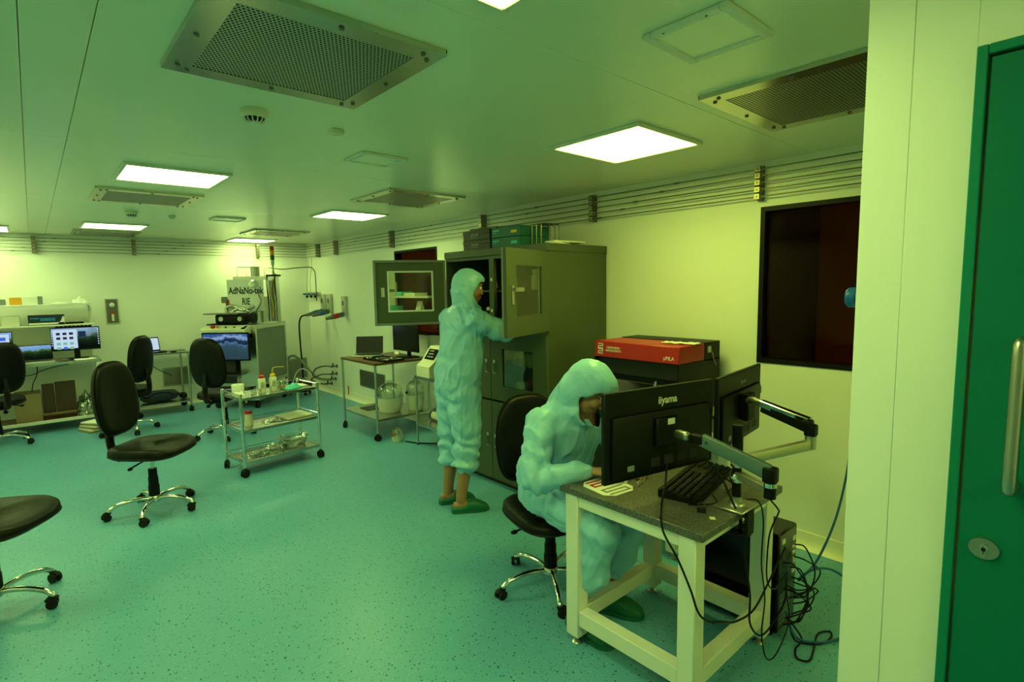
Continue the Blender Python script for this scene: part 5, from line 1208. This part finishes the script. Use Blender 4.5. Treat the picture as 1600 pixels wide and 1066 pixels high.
def hand(mb, wrist, d, up, thumb, curl=.5, s=1.):
    """palm and five fingers; d finger direction, up = back of the hand, thumb side vector"""
    wrist, d, up = V(wrist), V(d).normalized(), V(up); up = (up-d*up.dot(d)).normalized(); th = V(thumb); th = (th-d*th.dot(d)-up*th.dot(up)).normalized()
    limb(mb, [(wrist-d*.02,.026*s,.020*s),(wrist+d*.02*s,.030*s,.016*s),(wrist+d*.06*s,.038*s,.014*s),(wrist+d*.088*s,.037*s,.012*s)], side=th, n=14)
    for k,(off,L,a) in enumerate(((.028,.072,.04),(.010,.080,.0),(-.009,.074,-.03),(-.027,.058,-.08))):
        p = wrist+d*.088*s+th*off*s; q = d; pts = [(p-d*.01,.0088*s,.0088*s)]
        for j, seg in enumerate((.45,.32,.23)):
            an = curl*(.5+.35*j); q = (q*math.cos(an)-up*math.sin(an)+th*a*(j==0)*.6).normalized()
            uu = up - q*up.dot(q); p = p+q*L*seg*s; pts.append((p,(.0086-.0008*j)*s,(.0084-.0008*j)*s))
        limb(mb, pts, side=th, n=10)
    p = wrist+d*.025*s+th*.026*s; q = (d*.62+th*.75-up*.25).normalized(); pts = [(p-q*.012,.012*s,.011*s)]
    for j, seg in enumerate((.036,.030,.022)):
        p = p+q*seg*s; pts.append((p,(.0105-.001*j)*s,(.010-.001*j)*s)); q = (q+d*.28-th*.20).normalized()
    limb(mb, pts, side=up, n=10)
def head_parts(mb, HM):
    def E(c,r): mb.ell(c,r,20,14,M=HM)
    E((0,-.012,.025),(.076,.096,.100)); E((0,.028,-.040),(.060,.066,.078)); E((0,.070,-.096),(.026,.024,.020)); E((0,.045,-.085),(.045,.045,.03))
    E((0,.076,.036),(.052,.018,.013)); 
    for s in (-1,1): E((s*.038,.062,-.028),(.026,.026,.028)); E((s*.0115,.104,-.030),(.0095,.010,.008)); E((s*.074,-.005,-.005),(.010,.020,.030)); E((s*.030,.082,-.004),(.018,.010,.008))
    E((0,.094,.012),(.010,.012,.022)); E((0,.108,-.024),(.0125,.014,.012)); E((0,.103,-.008),(.010,.013,.020)); E((0,.092,-.055),(.024,.012,.008)); E((0,.090,-.069),(.020,.012,.008)); E((0,.085,-.062),(.03,.015,.02))
def clog(name, parent, heel, dirv, L=.275, m=None):
    d = V((dirv[0],dirv[1],0)).normalized(); s = V((d.y,-d.x,0)); heel = V((heel[0],heel[1],0)); mb = MB(); rings = []
    for u, wd, top in ((0,.020,.030),(.03,.034,.048),(.10,.040,.052),(.22,.042,.050),(.36,.044,.062),(.46,.047,.088),(.58,.050,.090),(.72,.053,.076),(.86,.048,.058),(.95,.034,.044),(1.0,.014,.030)):
        c = heel + d*(u*L); rg = []
        for k in range(18):
            a = 2*PI*k/18; x = math.cos(a); z = math.sin(a)
            zz = .001 + (top-.001)*(.5+.5*math.copysign(abs(z)**.6,z)); xx = math.copysign(abs(x)**.75,x)*wd
            rg.append(c + s*xx + V((0,0,zz)))
        rings.append(rg)
    mb.loft(rings); o = mb.build(name, K['clog'], parent, ang=60)
    sl = MB(); rings = []
    for u, wd in ((-.01,.018),(.03,.036),(.2,.044),(.4,.047),(.65,.055),(.86,.050),(.97,.032),(1.015,.012)):
        c = heel+d*(u*L); rings.append([c+s*x*wd+V((0,0,z)) for x,z in ((-1,.001),(1,.001),(1,.018),(-1,.018))])
    sl.loft(rings).build('sole', K['clog'], o); return o

def person(label, loc, rz, J):
    t = thing('person', label, 'person', loc, rz)
    HM = T(*J['head'], J.get('hyaw',0), -J['hpitch'])
    # body: one continuous mesh
    b = MB(); limb(b, [(c,a*.78,bb*.80) for c,a,bb in dens(J['torso'],3)])
    hc = V(J['head']); nk = V(J['torso'][-1][0])
    limb(b, [(nk-V((0,0,.05)),.06,.06),(nk,.056,.058),(hc+HM.to_3x3()@V((0,-.02,-.06)),.052,.056)])
    head_parts(b, HM)
    for s in ('r','l'):
        sh, el, wr = V(J['sh_'+s]), V(J['el_'+s]), V(J['wr_'+s])
        limb(b, dens([(sh,.046,.046),((sh+el)/2,.044,.044),(el,.037,.037),((el+wr)/2,.034,.034),(wr,.024,.021)],3))
        hd, up, th = J['hand_'+s]; hand(b, wr, hd, up, th, J.get('curl',.45))
        hp, kn, an = V(J['hip_'+s]), V(J['kn_'+s]), V(J['an_'+s])
        limb(b, dens([(hp,.085,.085),((hp+kn)/2,.07,.07),(kn,.052,.052),(kn*.6+an*.4,.052,.052),(an+V((0,0,.05)),.036,.040),(an,.034,.040)],3))
        fd = V((*J['foot_'+s],0)).normalized(); limb(b, [(an-fd*.045-V((0,0,.035)),.03,.028),(an+fd*.02-V((0,0,.030)),.036,.032),(an+fd*.10-V((0,0,.045)),.038,.022),(an+fd*.17-V((0,0,.05)),.030,.014)], side=(fd.y,-fd.x,0))
    me = remesh(b, .0062, 2, .4); finish('body', me, K['skin'], t)
    # coverall with hood
    c = MB(); limb(c, dens(J['torso'],4), n=32)
    Rm = HM.to_3x3()
    for e, r in (((0,-.018,.020),(.101,.118,.122)),((0,.012,.070),(.094,.098,.062)),((0,-.035,-.05),(.094,.095,.085))): c.ell(e, r, 24, 16, M=HM)
    limb(c, dens([(nk-V((0,.0,.045)),.13,.11),(nk+V((0,0,.02)),.097,.094),(hc+Rm@V((0,-.03,-.06)),.096,.097)],3), n=28)
    if J.get('drape'): limb(c, dens([(V((0,.09,.96)),.14,.10),(V((0,.13,1.04)),.115,.10),(hc+Rm@V((0,-.035,-.02)),.099,.10)],3), n=28)
    for s in ('r','l'):
        sh, el, wr = V(J['sh_'+s]), V(J['el_'+s]), V(J['wr_'+s]); dw = (wr-el).normalized()
        limb(c, dens([(sh+(sh-el).normalized()*.03,.078,.082),(sh*.8+el*.2,.078,.082),((sh+el)/2,.072,.074),(el,.064,.066),(el*.6+wr*.4,.062,.062),(el*.25+wr*.75,.054,.052),(wr-dw*.02,.038,.036)],4))
        hp, kn, an = V(J['hip_'+s]), V(J['kn_'+s]), V(J['an_'+s]); q = J['cuff']; cu = kn.lerp(an, q)
        limb(c, dens([(hp,.122,.128),(hp*.6+kn*.4,.112,.118),(kn,.093,.098),(kn.lerp(cu,.35),.090,.095),(kn.lerp(cu,.75),.092,.098),(kn.lerp(cu,.93),.080,.085),(cu,.056,.060)],4))
    me = remesh(c, .0080, 3, .5)
    joints = J['folds']
    def fn(p):
        wq = V((noise.noise(p*3.1),noise.noise(p*3.1+V((5,1,2))),noise.noise(p*3.1+V((9,4,7)))))*.10
        q = p+wq
        n1 = 1-2.3*abs(noise.noise(V((q.x*4.6+q.z*2.6,q.y*4.6+q.z*1.8,q.z*1.2)))); d = .0095*(max(n1,0)**2.2-.35)
        n2 = 1-2.3*abs(noise.noise(V((q.x*10-q.z*5,q.y*10+q.z*4.5,q.z*1.8))+V((3,7,1)))); d += .0075*(max(n2,0)**2.2-.35)
        n3 = 1-2.2*abs(noise.noise(V((q.x*17+q.z*7,q.y*17-q.z*7,q.z*3))+V((1,2,8)))); d += .0052*(max(n3,0)**2-.35)
        for jc, ax, rad, fr, am in joints:
            v = p-V(jc); w_ = math.exp(-v.length_squared/(rad*rad))
            if w_ > .02: d += am*w_*math.sin(fr*v.dot(V(ax))+4.2*noise.noise(p*7))
        lp = (HM.inverted() @ p)
        if lp.length < .16: d *= .45
        return d
    displace(me, fn)
    # open the hood over the face
    HI = HM.inverted(); bm = bmesh.new(); bm.from_mesh(me); kill = []
    for f in bm.faces:
        q = HI @ f.calc_center_median()
        if abs(q.x) < .088 and -.122 < q.z < .052 and q.y > -.002 + max(0,(q.z+.03)*.75) + max(0,(-.055-q.z))*1.1: kill.append(f)
    bmesh.ops.delete(bm, geom=kill, context='FACES')
    for _ in range(8):
        bv_ = [(v, [e.other_vert(v) for e in v.link_edges if e.is_boundary]) for v in bm.verts if v.is_boundary]
        new = [(v, sum((o.co for o in ns), V((0,0,0)))/len(ns)) for v, ns in bv_ if len(ns) > 1]
        for v, c_ in new: v.co = v.co*.5 + c_*.5
    bm.to_mesh(me); bm.free()
    co = finish('coverall', me, K['suit'], t)
    sm = co.modifiers.new('s','SOLIDIFY'); sm.thickness = .004; sm.offset = -1
    # face details
    for s in (-1,1):
        e = MB().ell((s*.031,.0775,.012),(.0125,.0125,.0115),16,10,M=HM).build('eye', K['eyew'], t); MB().ell((s*.031,.0885,.009),(.0055,.003,.0055),12,8,M=HM).build('iris', K['hair'], e)
        MB().tube([HM@V((s*.014,.097,.031)),HM@V((s*.032,.096,.036)),HM@V((s*.052,.081,.030))],[.003,.0042,.002],6).build('eyebrow', K['hair'], t)
    lp = MB(); lp.ell((0,.1015,-.0575),(.021,.006,.0045),14,8,M=HM); lp.ell((0,.099,-.067),(.018,.006,.005),14,8,M=HM); lp.build('lips', K['lip'], t)
    for s in ('r','l'):
        an = V(J['an_'+s]); fd = V((*J['foot_'+s],0)).normalized(); clog('clog', t, an-fd*.075, fd)
    # zip placket on the front of the coverall, laid on its surface
    bv = BVHTree.FromPolygons([v.co.copy() for v in me.vertices],[tuple(f.vertices) for f in me.polygons]); pts = []
    f0 = J['torso']; 
    for k in range(22):
        s_ = .28 + .66*k/21; i = min(int(s_*(len(f0)-1)), len(f0)-2); fr_ = s_*(len(f0)-1)-i; cpt = V(f0[i][0]).lerp(V(f0[i+1][0]),fr_); up = (V(f0[i+1][0])-V(f0[i][0])).normalized(); fw = V((0,1,0)); fw = (fw-up*fw.dot(up)).normalized()
        h = bv.ray_cast(cpt+fw*.5+V((.012,0,0)), -fw)
        if h[0]: pts.append(h[0]+fw*.001)
    if len(pts) > 4:
        mb = MB(); rg = [[p+V((-.016,0,0)),p+V((.016,0,0)),p+V((.016,.003,0)),p+V((-.016,.003,0))] for p in pts]; mb.loft(rg).build('zip_placket', K['suit'], co)
    return t, HM, bv

# seated person, local +y = facing
JS = dict(torso=[((0,-.01,.605),.195,.165),((0,0,.64),.207,.172),((0,.035,.70),.205,.165),((0,.075,.80),.212,.158),((0,.115,.90),.222,.150),((0,.145,.975),.215,.135),((0,.170,1.025),.150,.112),((0,.205,1.065),.085,.085)],
    head=(0.0,.262,1.140), hpitch=R(44), hyaw=R(32), drape=1,
    sh_r=(.195,.125,.955), el_r=(.325,.20,.745), wr_r=(.135,.395,.790), sh_l=(-.195,.125,.955), el_l=(-.30,.24,.750), wr_l=(-.10,.42,.790),
    hand_r=((-.55,.8,-.05),(0,.1,1),(-1,0,0)), hand_l=((.45,.9,-.05),(0,.1,1),(1,0,0)),
    hip_r=(.105,.02,.590), kn_r=(.165,.455,.565), an_r=(.158,.335,.085), hip_l=(-.105,.02,.590), kn_l=(-.085,.455,.560), an_l=(-.050,.315,.085),
    foot_r=(.05,1), foot_l=(-.42,1), cuff=.68,
    folds=[((.325,.20,.745),(-.6,.6,.1),.13,70,.010),((.26,.16,.85),(.5,.3,-.8),.12,60,.007),((.0,.10,.62),(0,.5,1),.20,45,.009),((.165,.455,.5),(0,.3,1),.14,55,.008),((-.085,.455,.5),(0,.3,1),.14,55,.008),((.1,.2,.58),(.2,1,0),.18,40,.008),((.13,.40,.25),(0,0,1),.12,75,.008),((-.08,.32,.25),(0,0,1),.12,75,.008)], curl=.35)
ps_, HMs, bvs = person('seated person in pale blue hooded coverall, glasses and green clogs, bent over the granite table', (-1.47,1.955,0), PI, JS)
gl = MB(); 
for s in (-1,1):
    pts = [HMs@V((s*(.033+.022*math.copysign(abs(math.cos(a))**.6,math.cos(a))), .106-.10*abs(.033+.022*math.cos(a))*.35, .010+.016*math.copysign(abs(math.sin(a))**.6,math.sin(a)))) for a in [2*PI*k/20 for k in range(21)]]
    gl.tube(pts,.0022,6)
    gl.tube([HMs@V((s*.056,.098,.016)),HMs@V((s*.074,.07,.016)),HMs@V((s*.080,.0,.012)),HMs@V((s*.078,-.04,.0))],.0024,6)
gl.tube([HMs@V((-.012,.108,.014)),HMs@V((0,.112,.017)),HMs@V((.012,.108,.014))],.0024,6)
gp = gl.build('glasses', K['gloss'], ps_)
for s in (-1,1): MB().ell((s*.033,.100,.010),(.021,.002,.0155),14,8,M=HMs).build('lens', K['glass'], gp)
MB().box(-.012,.012,.0,.001,.0,.045,M=T(.105,.235,.80,R(-15))).build('badge', K['orange'], ps_, False) if False else None
mo_ = MB(); mo_.ell((0,.104,-.0475),(.020,.005,.0045),14,8,M=HMs); mo_.build('moustache', K['hair'], ps_)

# standing person
JT = dict(torso=[((0,.045,.86),.165,.145),((0,.048,.93),.198,.165),((0,.060,1.03),.200,.160),((0,.075,1.14),.192,.150),((0,.095,1.25),.200,.145),((0,.110,1.35),.215,.140),((0,.120,1.425),.205,.125),((0,.128,1.475),.140,.105),((0,.138,1.515),.085,.085)],
    head=(0,.165,1.640), hpitch=R(12), hyaw=R(-12),
    sh_r=(.190,.115,1.405), el_r=(.225,.330,1.300), wr_r=(.160,.540,1.370), sh_l=(-.190,.115,1.405), el_l=(-.225,.33,1.30), wr_l=(-.10,.545,1.36),
    hand_r=((-.1,1,.1),(.5,0,.9),(-.6,0,.8)), hand_l=((.1,1,.1),(-.5,0,.9),(.6,0,.8)),
    hip_r=(.098,.048,.88), kn_r=(.112,.045,.48), an_r=(.108,-.01,.085), hip_l=(-.098,.048,.88), kn_l=(-.105,.045,.48), an_l=(-.098,.0,.085),
    foot_r=(.45,1), foot_l=(.30,1), cuff=.43,
    folds=[((.112,.015,.42),(0,.25,1),.17,62,.013),((-.105,.02,.42),(0,.25,1),.17,62,.013),((.112,.0,.28),(0,0,1),.10,95,.010),((-.105,0,.28),(0,0,1),.10,95,.010),((0,0,.90),(.4,.2,1),.22,38,.010),((.1,-.05,.7),(.6,.3,1),.2,40,.009),((.225,.30,1.30),(.1,.9,-.2),.13,60,.009),((.19,.12,1.36),(.2,.7,-.6),.12,55,.007),((0,-.1,1.2),(.7,0,1),.25,30,.006),((0,.08,1.52),(0,.2,1),.09,80,.006)], curl=.6)
person('person standing at the open cabinet in blue hooded coverall and green clogs', (-1.215,3.215,0), R(-5)-PI/2, JT)
